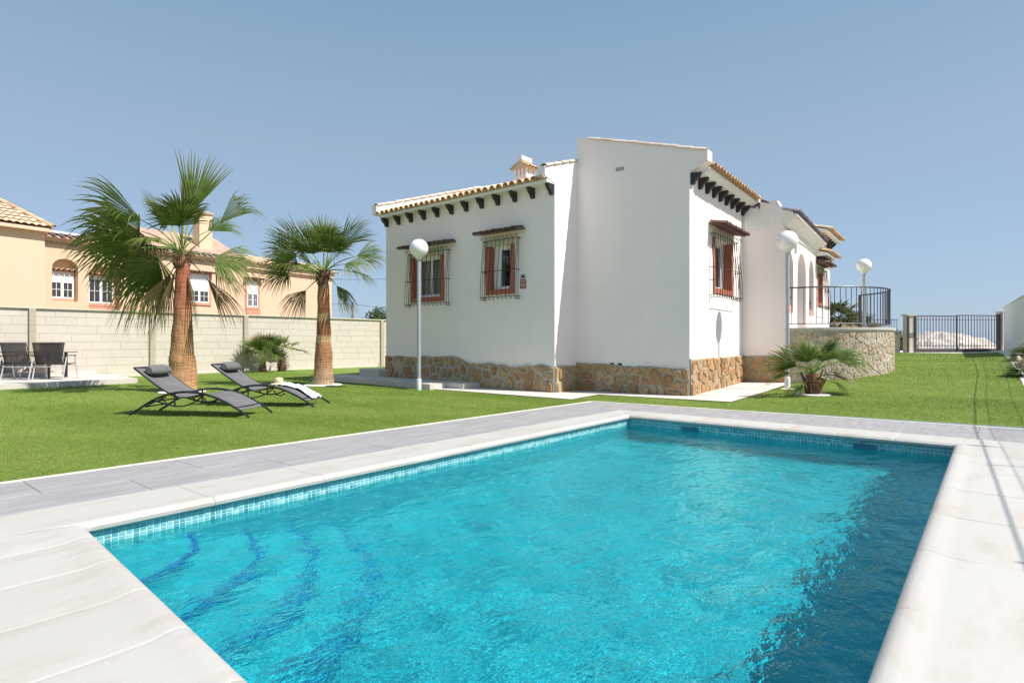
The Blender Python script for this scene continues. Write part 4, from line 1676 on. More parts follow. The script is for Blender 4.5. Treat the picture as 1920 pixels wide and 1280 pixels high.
# ---- stone plinths
def plinth(fr, L, zb, ht, nst, seed, depth=.035, gap=.018, parent=villa):
    """mortar bed with an uneven top, stones set into it. ht(s) = top height"""
    mb = MB()
    n = max(6, int(L / .09))
    vs = []
    for i in range(n + 1):
        s = L * i / n
        z = ht(s)
        vs += [fr(s, depth, zb), fr(s, depth, z - .012), fr(s, depth * .4, z), fr(s, -.01, z)]
    fs = []
    for i in range(n):
        a = 4 * i
        for k in range(3):
            fs.append((a + k, a + 4 + k, a + 5 + k, a + 1 + k))
    fs += [(0, 1, 2, 3), (4 * n + 3, 4 * n + 2, 4 * n + 1, 4 * n)]
    mb.add(vs, fs)
    pl_ = obj('stone_plinth', mb, M['mortar'], parent)
    g = lambda s, d, z: fr(s, d + depth, z + zb)
    hmax = max(ht(L * i / 40) for i in range(41)) - zb
    stones(g, L, hmax, nst, seed, M['stone'], pl_, gap=gap, top=lambda s: ht(max(0, min(L, s))) - zb - .01)
def wav(base, amp, seed, f=2.2):
    return lambda s: base(s) + amp * noise.noise(Vector((s * f, seed * 3.3, 0))) + amp * .4 * noise.noise(Vector((s * f * 3, seed * 1.3, 2)))
plinth(FL, LA, -.02, wav(lambda s: pl(s, [(0, .60), (.4, .66), (1.2, .56), (2.2, .63), (2.75, .60), (2.95, .72), (3.3, .80), (LA, .76)]), .05, 1), 84, 5, gap=.034)
plinth(F2, LW, -.02, wav(lambda s: .64 + .015 * s, .045, 2), 26, 8)
plinth(F3, 4.0, -.02, wav(lambda s: .83, .035, 3), 52, 21)
plinth(frame((XL + .0, YR), 0), X2 - XL, -.02, wav(lambda s: .62, .03, 4), 10, 31)
plinth(F4, 5.26 - 4.19, .02, wav(lambda s: .82, .03, 5), 15, 41)

# ================================================================== paths by the house
def slab(name, poly, top_fn, thick, mat, sub=1):
    mb = MB()
    n = len(poly)
    vs = [(x, y, top_fn(x, y)) for x, y in poly] + [(x, y, top_fn(x, y) - thick) for x, y in poly]
    mb.add(vs, [tuple(range(n))] + [(i, (i + 1) % n, n + (i + 1) % n, n + i) for i in range(n)])
    return mb
mb = MB()
gz = lambda x, y: max(0, ground(x, y)) + .016
segs = [[(10.05, 16.6), (10.04, 6.72), (11.3, 6.84), (11.3, 16.6)],
        [(11.28, 6.84), (11.36, 3.94), (12.3, 3.955), (12.3, 8.0), (11.3, 8.0)]]
for q in segs:
    mb.add([(x, y, gz(x, y)) for x, y in q], [tuple(range(len(q)))])
m_ = 8
vs = []
for i in range(m_ + 1):
    x = 12.3 + (16.3 - 12.3) * i / m_
    vs += [(x, 3.955 + (x - 12.3) * .02, gz(x, 3.95)), (x, 5.5, gz(x, 5.2))]
mb.add(vs, [(2 * i, 2 * i + 2, 2 * i + 3, 2 * i + 1) for i in range(m_)])
struct('path', mb, M['concrete'])
# raised walkway slabs at the left end of the house
st = thing('garden_step', 'low concrete walkway slab along the left end of the villa', 'step', (10.5, 13, 0))
mb = MB()
mb.prism([(9.87, 10.80, -.02), (11.08, 10.80, -.02), (11.08, 16.0, -.02), (10.25, 16.0, -.02)], (0, 0, .165))
obj('lower_slab', mb, M['concrete'], st)
mb = MB().box((10.44, 10.20, -.02), (11.06, 10.797, .150))
obj('side_block', mb, M['concrete'], st)
mb = MB().box((11.0, 14.30, -.02), (14.0, 15.25, .36))
obj('rear_block', mb, M['concrete'], st)

# ================================================================== raised terrace with curved rubble wall
TC = F5(2.20, 0, 0)
TR = 2.20
TZ = 1.55
terr = thing('terrace', 'raised round terrace with rubble stone wall beside the porch', 'terrace', (TC.x, TC.y, 0))
ang0 = R(3)
def arcp(a, r_):      # a: 0 at the near (left) end, pi at the far end; bulges to -Y
    th = ang0 + math.pi + a
    return Vector((TC.x + r_ * math.cos(th), TC.y + r_ * math.sin(th), 0))
mb = MB()
n = 48
vs = []
for i in range(n + 1):
    p = arcp(math.pi * i / n, TR)
    vs += [(p.x, p.y, -.1), (p.x, p.y, TZ - .06)]
mb.add(vs, [(2 * i, 2 * i + 2, 2 * i + 3, 2 * i + 1) for i in range(n)])
tw = obj('rubble_wall', mb, M['mortar_light'], terr)
ARC = math.pi * TR
def tf(s, d, z):
    return arcp(s / TR, TR + d) + Vector((0, 0, z))
stones(lambda s, d, z: tf(s, d, z), ARC * .72, TZ - .1, 330, 77, M['rubble'], tw, gap=.009, proud=.016)
mb = MB()
vs = []
for i in range(n + 1):
    for (r_, z) in ((TR + .045, TZ - .06), (TR + .05, TZ - .005), (TR + .04, TZ), (TR - .25, TZ)):
        p = arcp(math.pi * i / n, r_)
        vs.append((p.x, p.y, z))
mb.add(vs, [(4 * i + k, 4 * i + 4 + k, 4 * i + 5 + k, 4 * i + 1 + k) for i in range(n) for k in range(3)])
obj('coping', mb, M['concrete'], terr)
mb = MB()
vs = [(TC.x, TC.y, TZ - .012)] + [tuple(arcp(math.pi * i / n, TR - .2)[:2]) + (TZ - .012,) for i in range(n + 1)]
mb.add(vs, [(0, i + 1, i + 2) for i in range(n)])
obj('terrace_floor', mb, M['patio'], terr)
# railing on the terrace
rail = thing('terrace_railing', 'dark curved metal railing on top of the round stone terrace', 'railing', (TC.x, TC.y, TZ))
RR = TR - .08
a_end = math.pi * .80
mb = MB()
pts = [arcp(a_end * i / 40, RR) for i in range(41)]
for z, r_ in ((TZ + 1.02, .022), (TZ + .10, .014)):
    mb.tube([p + Vector((0, 0, z)) for p in pts], r_, 6)
obj('handrail', mb, M['rail'], rail)
NB = 38
bar = MB().tube([(0, 0, .10), (0, 0, 1.01)], .009, 5).mesh('bar', M['rail'])
for i in range(1, NB):
    p = arcp(a_end * i / NB, RR)
    link('bar', bar, rail, loc=(p.x, p.y, TZ))
post = MB().box((-.03, -.03, 0), (.03, .03, 1.03)).mesh('post', M['rail'])
for a in (0.0, a_end):
    p = arcp(a, RR)
    link('post', post, rail, loc=(p.x, p.y, TZ))

# ================================================================== garden lamps
def lamp(loc, height, label, rg=.232):
    t = thing('garden_lamp', label, 'lamp', loc, group='globe lamps on poles in the garden', local=True)
    zc = height - rg
    mb = MB().tube([(0, 0, 0), (0, 0, zc - rg + .03)], .048, 16)
    obj('pole', mb, M['lamp_pole'], t, True)
    mb = MB().lathe([(.062, 0.0), (.062, .26), (.056, .28), (.049, .285)], n=16)
    obj('pole_foot', mb, M['pole_cap'], t, True)
    mb = MB().lathe([(.05, zc - rg - .05), (.075, zc - rg - .045), (.095, zc - rg + .02), (.10, zc - rg + .045), (.06, zc - rg + .05)], n=20)
    obj('collar', mb, M['pole_cap'], t, True)
    mb = MB()
    prof = [(max(.002, rg * math.sin(math.pi * k / 20)), zc - rg * math.cos(math.pi * k / 20)) for k in range(1, 20)]
    mb.lathe([(.004, zc - rg)] + prof + [(.004, zc + rg)], n=32)
    obj('globe', mb, M['globe'], t, True)
    return t
lamp((9.71, 11.02, 0.0), 3.73, 'white globe lamp on a pole in front of the left barred window')
lamp((14.43, 3.72, ground(14.43, 3.72)), 3.64, 'white globe lamp on a pole beside the young palm at the villa corner')
lamp((23.06, 3.5, ground(23.06, 3.5)), 3.55, 'small distant white globe lamp rising behind the curved terrace railing')
mb = MB().lathe([(.16, -.01), (.16, .012), (.12, .02)], (14.43, 3.72, ground(14.43, 3.72)), 16)
o = obj('lamp_base_ring', mb, M['gravel'])
tag(o, 'small pale concrete pad under the garden lamp by the young palm', 'concrete pad')

# ================================================================== garden wall on the left with block courses
gwall = thing('garden_wall', 'long cream block boundary wall behind the palms and loungers', 'wall', (10, 23, 0))
GY = 23.0
mb = MB().box((-8, GY + .012, -.3), (30, GY + .20, 2.20))
obj('wall_core', mb, M['block_joint'], gwall)
CH = .262
blk = {}
rows = 9
for r_ in range(rows):
    z0 = -.12 + r_ * CH
    x = 1.3 - (r_ % 2) * .4 - .15 * (r_ % 3)
    while x < 19.0:
        w = .82
        key = 0
        x1 = x + w
        mb = None
        if 0 not in blk:
            g = .0025
            b = MB()
            a0, a1 = (g, 0, g), (w - g, 0, CH - g)
            q = [(g, .025, g), (w - g, .025, g), (w - g, .025, CH - g), (g, .025, CH - g), (g + .002, .012, g + .002), (w - g - .002, .012, g + .002), (w - g - .002, .012, CH - g - .002), (g + .002, .012, CH - g - .002)]
            b.add(q, [(4, 5, 6, 7), (0, 1, 5, 4), (1, 2, 6, 5), (2, 3, 7, 6), (3, 0, 4, 7)])
            blk[0] = b.mesh('block', M['block'])
        link('block', blk[0], gwall, loc=(x, GY - .010 + rnd.uniform(-.002, .002), z0))
        x += w
mb = MB()
for x in (-8, -4.8, -1.7):
    mb.box((x, GY - .005, -.2), (x + 3.0, GY + .02, 2.2))
obj('wall_face', mb, M['block'], gwall)
mb = MB().box((19.2, GY - .008, -.2), (30, GY + .02, 2.2))
obj('wall_face', mb, M['block'], gwall)
for k in range(-1, 6):
    x = 4.52 + 3.34 * k
    mb = MB().box((x - .085, GY - .085, -.2), (x + .085, GY - .001, 2.22))
    obj('pilaster', mb, M['pier'], gwall)
mb = MB()
x = -8.0
while x < 30:
    mb2 = MB().box((x + .003, GY - .06, 2.222), (min(30, x + 1.1) - .003, GY + .25, 2.262))
    obj('capstone', mb2, M['edge_curb'], gwall)
    x += 1.1
mb = MB().box((6.6, GY - .16, -.05), (17.5, GY - .02, .06))
obj('footing', mb, M['edge_curb'], gwall)

# ================================================================== patio with dining set
pat = MB()
pat.prism([(x, y, -.05) for x, y in PATIO], (0, 0, .19))
struct('patio', pat, M['patio'])
mb = MB().box((-8, 22.2, .14), (6.0, 22.86, .27))
o = obj('patio_ledge', mb, M['patio'])
tag(o, 'low pale concrete ledge at the foot of the cream wall behind the dining chairs', 'ledge')
PZ = .14
def make_chair(label):
    """sling dining chair, faces +Y (back towards -Y), origin on the floor"""
    t = thing('garden_chair', label, 'chair', (0, 0, 0), group='sling chairs round the patio table', local=True)
    w = .37
    mb = MB()
    # backrest frame (tilted back)
    a = [(-w, .02, .42), (-w, -.14, 1.02), (w, -.14, 1.02), (w, .02, .42)]
    mb.tube(a + [a[0]], .013, 6)
    mb.tube([(-w, .02, .42), (-w, .46, .45)], .013, 6)
    mb.tube([(w, .02, .42), (w, .46, .45)], .013, 6)
    obj('back_frame', mb, M['charcoal'], t)
    mb = MB()
    vs = []
    for i in range(9):
        k = i / 8
        z = .44 + .57 * k
        y = .015 - .155 * k - .025 * math.sin(math.pi * k)
        vs += [(-w + .012, y, z), (w - .012, y, z)]
    mb.add(vs, [(2 * i, 2 * i + 1, 2 * i + 3, 2 * i + 2) for i in range(8)])
    obj('backrest', mb, M['chair_mesh'], t)
    mb = MB()
    vs = []
    for i in range(7):
        k = i / 6
        vs += [(-w + .012, .02 + .44 * k, .425 + .025 * k - .02 * math.sin(math.pi * k)), (w - .012, .02 + .44 * k, .425 + .025 * k - .02 * math.sin(math.pi * k))]
    mb.add(vs, [(2 * i, 2 * i + 1, 2 * i + 3, 2 * i + 2) for i in range(6)])
    obj('seat', mb, M['chair_mesh'], t)
    for sx in (-1, 1):
        x = sx * (w + .03)
        mb = MB().tube([(x, -.10, 0), (x, -.02, .35), (x, .06, .66)], .016, 6)
        obj('leg', mb, M['alu'], t)
        mb = MB().tube([(x, .52, 0), (x, .44, .40), (x, .40, .66)], .016, 6)
        obj('leg', mb, M['alu'], t)
        mb = MB().box((x - .025, -.02, .655), (x + .025, .44, .68))
        obj('armrest', mb, M['charcoal'], t)
    mb = MB().tube([(-w - .03, -.03, .36), (w + .03, -.03, .36)], .011, 6)
    mb.tube([(-w - .03, .45, .40), (w + .03, .45, .40)], .011, 6)
    obj('stretcher', mb, M['alu'], t)
    return t
VY = R(YAW - 90)  # chairs look away from the camera roughly
cA = make_chair('brown sling chair, right of the two facing the table')
def px(d, l):
    """point at distance d ahead and l to the right of where the photographer stood"""
    y = R(YAW)
    return (d * math.cos(y) + l * math.sin(y), d * math.sin(y) - l * math.cos(y))
def pf(d, xpix):
    return px(d, d * (xpix - 960) / 1100)
p = pf(16.3, 94)
cA.location = (p[0], p[1], PZ)
cA.rotation_euler = (0, 0, R(YAW - 90 + 4))
p = pf(16.1, 33)
dup(cA, (p[0], p[1], PZ), R(YAW - 90 - 3), 'brown sling chair nearest the camera side of the table, left of its twin')
p = pf(15.9, -30)
dup(cA, (p[0], p[1], PZ), R(YAW - 90 + 2), 'brown sling chair cut off by the left edge of the photo')
for xp, lab in ((28, 'sling chair across the table, half hidden by the nearer left chair'), (92, 'sling chair across the table, half hidden by the nearer right chair')):
    p = pf(18.0, xp)
    dup(cA, (p[0], p[1], PZ), R(YAW - 90 + 180), lab)
tb = thing('garden_table', 'long thin topped patio table between the sling chairs', 'table', (*pf(17.1, 40), PZ), R(YAW - 90), local=True)
mb = MB().box((-1.65, -.42, .735), (1.34, .42, .755))
obj('tabletop', mb, M['charcoal'], tb)
for sx in (-1.5, 1.05):
    for sy in (-.33, .33):
        mb = MB().box((sx - .03, sy - .03, 0), (sx + .03, sy + .03, .735))
        obj('leg', mb, M['charcoal'], tb)

# ================================================================== sun loungers
def make_lounger(label):
    """local: +X from head to foot, origin on the ground at the head end centre"""
    t = thing('sun_lounger', label, 'sun lounger', (0, 0, 0), group='grey sling loungers on the lawn', local=True)
    w = .335
    railp = [(0, .012), (.16, .105), (.36, .225), (.58, .32), (.80, .375), (1.02, .392), (1.24, .375), (1.46, .32), (1.68, .235), (1.88, .13), (2.07, .012)]
    def cr(pts, n=4):
        out = []
        for i in range(len(pts) - 1):
            p0, p1, p2, p3 = pts[max(0, i - 1)], pts[i], pts[i + 1], pts[min(len(pts) - 1, i + 2)]
            for k in range(n):
                u = k / n
                out.append(tuple(.5 * ((2 * p1[j]) + (-p0[j] + p2[j]) * u + (2 * p0[j] - 5 * p1[j] + 4 * p2[j] - p3[j]) * u * u + (-p0[j] + 3 * p1[j] - 3 * p2[j] + p3[j]) * u ** 3) for j in range(len(p1))))
        out.append(pts[-1])
        return out
    for sy in (-1, 1):
        mb = MB().tube([(x, sy * w, z) for x, z in cr(railp)], .019, 8)
        obj('side_rail', mb, M['charcoal'], t, True)
        # lower counter-curved brace with two short posts
        low = [(.30, .19), (.46, .235), (.62, .20), (.80, .165), (.98, .175), (1.14, .235), (1.30, .34)]
        mb = MB().tube([(x, sy * w, z) for x, z in cr(low)], .013, 6)
        mb.tube([(.80, sy * w, .165), (.80, sy * w, .375)], .014, 6)
        mb.tube([(.66, sy * w, .20), (.56, sy * w, .31)], .011, 6)
        obj('brace', mb, M['charcoal'], t, True)
        mb = MB().tube([(1.50, sy * (w - .03), .25), (1.42, sy * (w - .03), .20), (1.34, sy * (w - .03), .22), (1.28, sy * (w - .03), .30)], .010, 6)
        obj('handle', mb, M['charcoal'], t)
    # head-end stand: outward splayed support under the backrest
    mb = MB()
    for sy in (-1, 1):
        mb.tube([(.24, sy * (w - .05), .02 + .12), (.40, sy * (w - .05), .22), (.60, sy * (w - .05), .30)], .012, 6)
    mb.tube([(.24, -w + .05, .14), (.24, w - .05, .14)], .012, 6)
    mb.tube([(.44, -w, .235), (.44, w, .235)], .012, 6)
    obj('stand', mb, M['charcoal'], t)
    obj('cross_bar', MB().tube([(1.0, -w, .392), (1.0, w, .392)], .012, 6), M['charcoal'], t)
    obj('cross_bar', MB().tube([(1.84, -w, .15), (1.84, w, .15)], .014, 6), M['charcoal'], t)
    # backrest
    bp = [(.83, .30), (.70, .35), (.52, .445), (.35, .555), (.19, .665), (.05, .765)]
    bc = cr(bp)
    mb = MB()
    for sy in (-1, 1):
        mb.tube([(x, sy * (w - .035), z) for x, z in bc], .015, 8)
    mb.tube([(bc[-1][0], -w + .035, bc[-1][1]), (bc[-1][0], w - .035, bc[-1][1])], .015, 8)
    obj('backrest_frame', mb, M['charcoal'], t, True)
    def sheet_(prof, hw, th=.006, sag=.0):
        mb = MB()
        n = 10
        up, lo = [], []
        for i, (x, z) in enumerate(prof):
            for k in range(n + 1):
                y = -hw + 2 * hw * k / n
                sg_ = sag * (1 - (y / hw) ** 2)
                up.append((x, y, z - sg_ + th))
                lo.append((x, y, z - sg_))
        m = n + 1
        nn = len(prof)
        fs = []
        for i in range(nn - 1):
            for k in range(n):
                fs.append((i * m + k, i * m + k + 1, (i + 1) * m + k + 1, (i + 1) * m + k))
                fs.append((nn * m + i * m + k, nn * m + (i + 1) * m + k, nn * m + (i + 1) * m + k + 1, nn * m + i * m + k + 1))
        for i in range(nn - 1):
            for k in (0, n):
                fs.append((i * m + k, (i + 1) * m + k, nn * m + (i + 1) * m + k, nn * m + i * m + k))
        mb.add(up + lo, fs)
        return mb
    obj('sling_back', sheet_([(x, z + .006) for x, z in bc], w - .04, sag=.02), M['sling'], t, True)
    seat = cr([(.80, .285), (.92, .285), (1.08, .32), (1.26, .355), (1.46, .325), (1.66, .245), (1.90, .118)])
    obj('sling_seat', sheet_(seat, w - .03, sag=.012), M['sling'], t, True)
    # bolster pillow strapped on the backrest
    mb = MB()
    n, m = 16, 18
    dirx, dirz = (bc[-1][0] - bc[-6][0]), (bc[-1][1] - bc[-6][1])
    l = math.hypot(dirx, dirz)
    dirx, dirz = dirx / l, dirz / l
    c = (bc[-5][0] + .062, bc[-5][1] + .062)
    vs = []
    for i in range(n + 1):
        y = -.225 + .45 * i / n
        e = 1 - abs(y / .225) ** 6 * .28
        e2 = 1 + .02 * math.sin(i * 2.3)
        for k in range(m):
            a = 2 * math.pi * k / m
            ux, uz = math.cos(a) * .10 * e * e2, math.sin(a) * .068 * e
            vs.append((c[0] + dirx * ux + dirz * uz, y, c[1] + dirz * ux - dirx * uz))
    fs = [(i * m + k, i * m + (k + 1) % m, (i + 1) * m + (k + 1) % m, (i + 1) * m + k) for i in range(n) for k in range(m)]
    fs += [tuple(range(m))[::-1], tuple(range(n * m, n * m + m))]
    mb.add(vs, fs)
    obj('headrest_pillow', mb, M['sling'], t, True)
    return t
LZ = R(-58)
L1 = make_lounger('grey sling lounger in front, with an empty seat and a bolster pillow')
L1.location = (3.64, 10.96, 0.006)
L1.rotation_euler = (0, 0, LZ)
L2 = dup(L1, (5.06, 11.46, 0.006), LZ + R(1), 'grey sling lounger behind, with a white and blue towel on it')
# towel, hat on the second lounger
def on_lounger(root, x, y, z):
    a = root.rotation_euler[2]
    return Vector((root.location[0] + math.cos(a) * x - math.sin(a) * y, root.location[1] + math.sin(a) * x + math.cos(a) * y, root.location[2] + z))
tw_ = thing('beach_towel', 'white and blue crumpled towel spread over the rear lounger foot', 'towel', tuple(L2.location), LZ + R(1), local=True)
mb = MB()
sp = [(1.02, .325), (1.2, .357), (1.36, .35), (1.52, .312), (1.68, .25), (1.84, .17), (1.95, .10)]
vs = []
nn, m = 36, 18
for i in range(nn + 1):
    x = 1.02 + (1.93 - 1.02) * i / nn
    z0 = pl(x, sp)
    for k in range(m + 1):
        y = -.05 + .40 * k / m + .03 * math.sin(x * 9)
        fold = .022 * abs(math.sin(y * 21 + x * 9 + 2 * noise.noise(Vector((x * 5, y * 5, 4))))) + .05 * max(0, noise.noise(Vector((x * 9, y * 10, 1))))
        drop = max(0, y - .325) * 1.8
        vs.append((x + .01 * math.sin(k * 1.3), min(y, .36), z0 + .016 + fold - drop))
mb.add(vs, [(i * (m + 1) + k, (i + 1) * (m + 1) + k, (i + 1) * (m + 1) + k + 1, i * (m + 1) + k + 1) for i in range(nn) for k in range(m)])
me_o = obj('cloth', mb, M['towel'], tw_, True)
hp = on_lounger(L2, 1.13, .16, .375)
hat = thing('straw_hat', 'small straw hat resting on the towel of the rear lounger', 'hat', tuple(hp), local=True)
mb = MB().lathe([(.075, .02), (.082, .05), (.078, .10), (.06, .125), (.02, .132)], n=20)
obj('crown_cap', mb, M['straw'], hat, True)
mb = MB().lathe([(.15, .005), (.155, .012), (.08, .03), (.075, .02)], n=24)
obj('brim', mb, M['straw'], hat, True)

# ================================================================== palms
YV = R(YAW)
FWD = Vector((math.cos(YV), math.sin(YV), 0))
RGT = Vector((math.sin(YV), -math.cos(YV), 0))
UP = Vector((0, 0, 1))
def view_dir(deg, depth=0.0):
    """a direction seen at angle deg from the photographer's side (0 right, 90 up), leaning away by depth"""
    v = RGT * math.cos(R(deg)) + UP * math.sin(R(deg)) + FWD * depth
    return v.normalized()

def frond(parent, base, d, pet, blade, rg, mat='frond', spread=115, nseg=34, droop=.35, roll=0.0, arch=.35, width=1.0, name='frond', pr=.016, cup=.22):
    """fan leaf: petiole along d, then pleated segments radiating from its tip"""
    d = d.normalized()
    end = base + d * pet
    ctrl = base + (d * .5 + UP * arch) * pet * .6
    pts = []
    for i in range(7):
        t = i / 6
        pts.append(base * (1 - t) ** 2 + ctrl * 2 * t * (1 - t) + end * t * t)
    f = (end - ctrl).normalized() if pet > .05 else d
    s = f.cross(UP)
    s = s.normalized() if s.length > .1 else RGT.copy()
    nrm = s.cross(f).normalized()
    q = Matrix.Rotation(roll, 3, f)
    s, nrm = q @ s, q @ nrm
    vs, fs, tip = [], [], []
    sp = R(spread)
    dphi = 2 * sp / (nseg - 1)
    rr_ = [0.0, .12, .3, .48, .62, .74, .86, 1.0]
    for k in range(nseg):
        ph = -sp + dphi * k + rg.uniform(-.25, .25) * dphi
        l = blade * (.58 + .42 * math.cos(ph * .72)) * rg.uniform(.88, 1.07)
        dd = (f * math.cos(ph) + s * math.sin(ph))
        side = (s * math.cos(ph) - f * math.sin(ph))
        lift = nrm * (cup * abs(math.sin(ph * .5)))
        alt = (1 if k % 2 else -1) * .012
        dr = droop * .5 * rg.uniform(.6, 1.5)
        kink = rg.uniform(.48, .66)
        o = len(vs)
        for r_ in rr_:
            p = end + dd * (r_ * l) + lift * (r_ * l) * (1 - .4 * r_) + nrm * (alt * min(1, r_ * 3))
            if r_ > kink:
                g = (r_ - kink)
                p = p - UP * (dr * g * l * (1 + 2.2 * g)) - dd * (dr * g * g * l * .9)
            p -= UP * (.10 * droop * (r_ * l) ** 2)
            if r_ < .5:
                w = r_ * l * math.tan(dphi / 2) * 1.15 + .002
                w0 = w
            else:
                w = w0 * (1 - (r_ - .5) / .5) ** .8 * .92 + .0015
            w *= width
            vs += [p - side * w, p + nrm * w * .35, p + side * w]
            tip += [r_] * 3
        for i in range(len(rr_) - 1):
            a = o + 3 * i
            fs += [(a, a + 3, a + 4, a + 1), (a + 1, a + 4, a + 5, a + 2)]
    mb = MB().add(vs, fs)
    me = mb.mesh(name, M[mat])
    at = me.attributes.new('tip', 'FLOAT', 'POINT')
    at.data.foreach_set('value', tip)
    o = link(name, me, parent)
    if pet > .08:
        pm = MB().tube(pts, [pr * (1.5 - .9 * i / 6) for i in range(7)], 5)
        link('petiole', pm.mesh('petiole', M['petiole' if mat in ('frond', 'frond_dark') else mat]), o)
    return o

def trunk(parent, prof, mat, n=20, seed=0, wob=.012, ring=.10):
    """ringed, slightly irregular tapering trunk, local to the palm"""
    rg = random.Random(seed)
    zs = []
    z = prof[0][0]
    while z < prof[-1][0]:
        zs.append(z)
        z += ring * rg.uniform(.35, .65)
    zs.append(prof[-1][0])
    mb = MB()
    vs = []
    bx, by = rg.uniform(-1, 1), rg.uniform(-1, 1)
    for i, z in enumerate(zs):
        r_ = pl(z, prof) * (1 + .022 * (1 if i % 2 else -1))
        for k in range(n):
            a = 2 * math.pi * k / n
            rr = r_ + wob * noise.noise(Vector((math.cos(a) * 1.5, math.sin(a) * 1.5, z * 3 + seed))) * 2
            vs.append((rr * math.cos(a) + bx * .02 * math.sin(z * 1.3), rr * math.sin(a) + by * .02 * math.sin(z), z))
    m = len(zs)
    fs = [(i * n + k, i * n + (k + 1) % n, (i + 1) * n + (k + 1) % n, (i + 1) * n + k) for i in range(m - 1) for k in range(n)]
    fs.append(tuple(range((m - 1) * n, m * n)))
    mb.add(vs, fs)
    return obj('trunk', mb, mat, parent, True)

def palm_ring(name_label, loc, r_=.42):
    mb = MB().lathe([(r_, -.01), (r_ + .01, .015), (r_ - .04, .028), (.1, .03)], loc, 28)
    o = obj('planting_ring', mb, M['curb'])
    tag(o, name_label, 'planting ring', 'pale rings round the palm trunks')

def palm(label, loc, prof, mat, fronds, seed, crown_z, fill=(), group='fan palms in the garden', leaf=1.0, boots=True):
    t = thing('palm_tree', label, 'palm', loc, group=group, local=True)
    rg = random.Random(seed)
    trunk(t, prof, mat, seed=seed)
    top = Vector((0, 0, crown_z))
    if boots:
        mb = MB()
        for k in range(26):
            a = rg.uniform(0, 6.28)
            z = crown_z - rg.uniform(.05, .38)
            r0 = pl(z, prof)
            p = Vector((math.cos(a) * r0 * .95, math.sin(a) * r0 * .95, z))
            mb.tube([p, p + Vector((math.cos(a) * .05, math.sin(a) * .05, .10)), p + Vector((math.cos(a) * .09, math.sin(a) * .09, .20))], [.022, .016, .006], 5)
        obj('leaf_base', mb, M['frond_dead'], t)
    for fr_ in fronds:
        ang, dep, pet, blade = fr_[:4]
        kw = dict(fr_[4]) if len(fr_) > 4 else {}
        b = top + Vector((rg.uniform(-.05, .05), rg.uniform(-.05, .05), rg.uniform(-.12, .04)))
        frond(t, b, view_dir(ang, dep), pet, blade * leaf, rg, **kw)
    for (n, e0, e1, pet, blade, kw) in fill:
        for k in range(n):
            az = 2 * math.pi * (k + rg.uniform(0, .8)) / n + seed
            el = R(rg.uniform(e0, e1))
            d = Vector((math.cos(az) * math.cos(el), math.sin(az) * math.cos(el), math.sin(el)))
            frond(t, top + Vector((0, 0, rg.uniform(-.12, .02))), d, pet * rg.uniform(.8, 1.15), blade * rg.uniform(.85, 1.1) * leaf, rg, roll=rg.uniform(-.4, .4), **kw)
    return t
H_ = math.pi / 2
# tall palm behind the loungers, blown to the left
p1 = [(0, .32), (.45, .305), (.8, .285), (.9, .26), (1.3, .225), (2.0, .19), (2.6, .16), (3.0, .14), (3.3, .08)]
palm('tallest fan palm with thick reddish trunk and windblown crown behind the front lounger', (5.73, 14.87, 0), p1, M['trunk_red'], [
    (83, .10, 1.00, 1.65, dict(spread=24, droop=.10, roll=1.35, cup=.4, nseg=20)),
    (95, .25, 1.15, 1.10, dict(spread=34, droop=.35, roll=1.3, mat='frond_dry', nseg=18)),
    (109, -.15, .75, 1.10, dict(spread=80, droop=.25, roll=.25)),
    (80, -.55, .70, .90, dict(spread=85, droop=.35, roll=.2)),
    (139, -.05, 1.25, 1.75, dict(spread=38, droop=.35, roll=1.0, nseg=26)),
    (152, .25, 1.15, 1.45, dict(spread=60, droop=.7, roll=.5)),
    (161, -.15, 1.10, 1.60, dict(spread=78, droop=.65, roll=.9)),
    (147, -.45, 1.0, 1.35, dict(spread=85, droop=.6, roll=.4)),
    (183, .3, .8, 1.45, dict(spread=70, droop=.8, roll=.6)),
    (122, .3, 1.0, 1.1, dict(spread=70, droop=.4, roll=.5)),
    (171, -.40, .90, 1.45, dict(spread=75, droop=.6, roll=.5)),
    (196, .05, .60, 1.50, dict(spread=52, droop=.75, roll=.9)),
    (214, -.15, .55, 1.40, dict(spread=46, droop=.7, roll=.5)),
    (232, .15, .50, 1.30, dict(spread=36, droop=.6, mat='frond_dry')),
    (252, -.1, .45, 1.15, dict(spread=26, droop=.5, mat='frond_dry', nseg=20)),
    (284, .10, .40, 1.15, dict(spread=26, droop=.6, mat='frond_dry', nseg=20)),
    (318, .1, .80, 1.15, dict(spread=20, droop=.4, mat='frond_dead', roll=.8, nseg=16)),
    (337, -.1, .80, 1.00, dict(spread=44, droop=.5, mat='frond_dry', nseg=24)),
    (0, .0, .72, 1.20, dict(spread=58, droop=.65, roll=.9)),
    (41, .0, 1.20, 1.40, dict(spread=24, droop=.8, roll=1.35, arch=-.1, nseg=24)),
    (55, .55, .85, .95, dict(spread=50, droop=.6, roll=.6)),
], 3, 3.28, fill=[(3, 60, 80, .8, .85, dict(droop=.4, spread=60)), (2, 10, 30, .7, .9, dict(droop=.7, spread=60))])
palm_ring('pale ring round the foot of the tall reddish palm trunk', (5.73, 14.87, 0), .50)
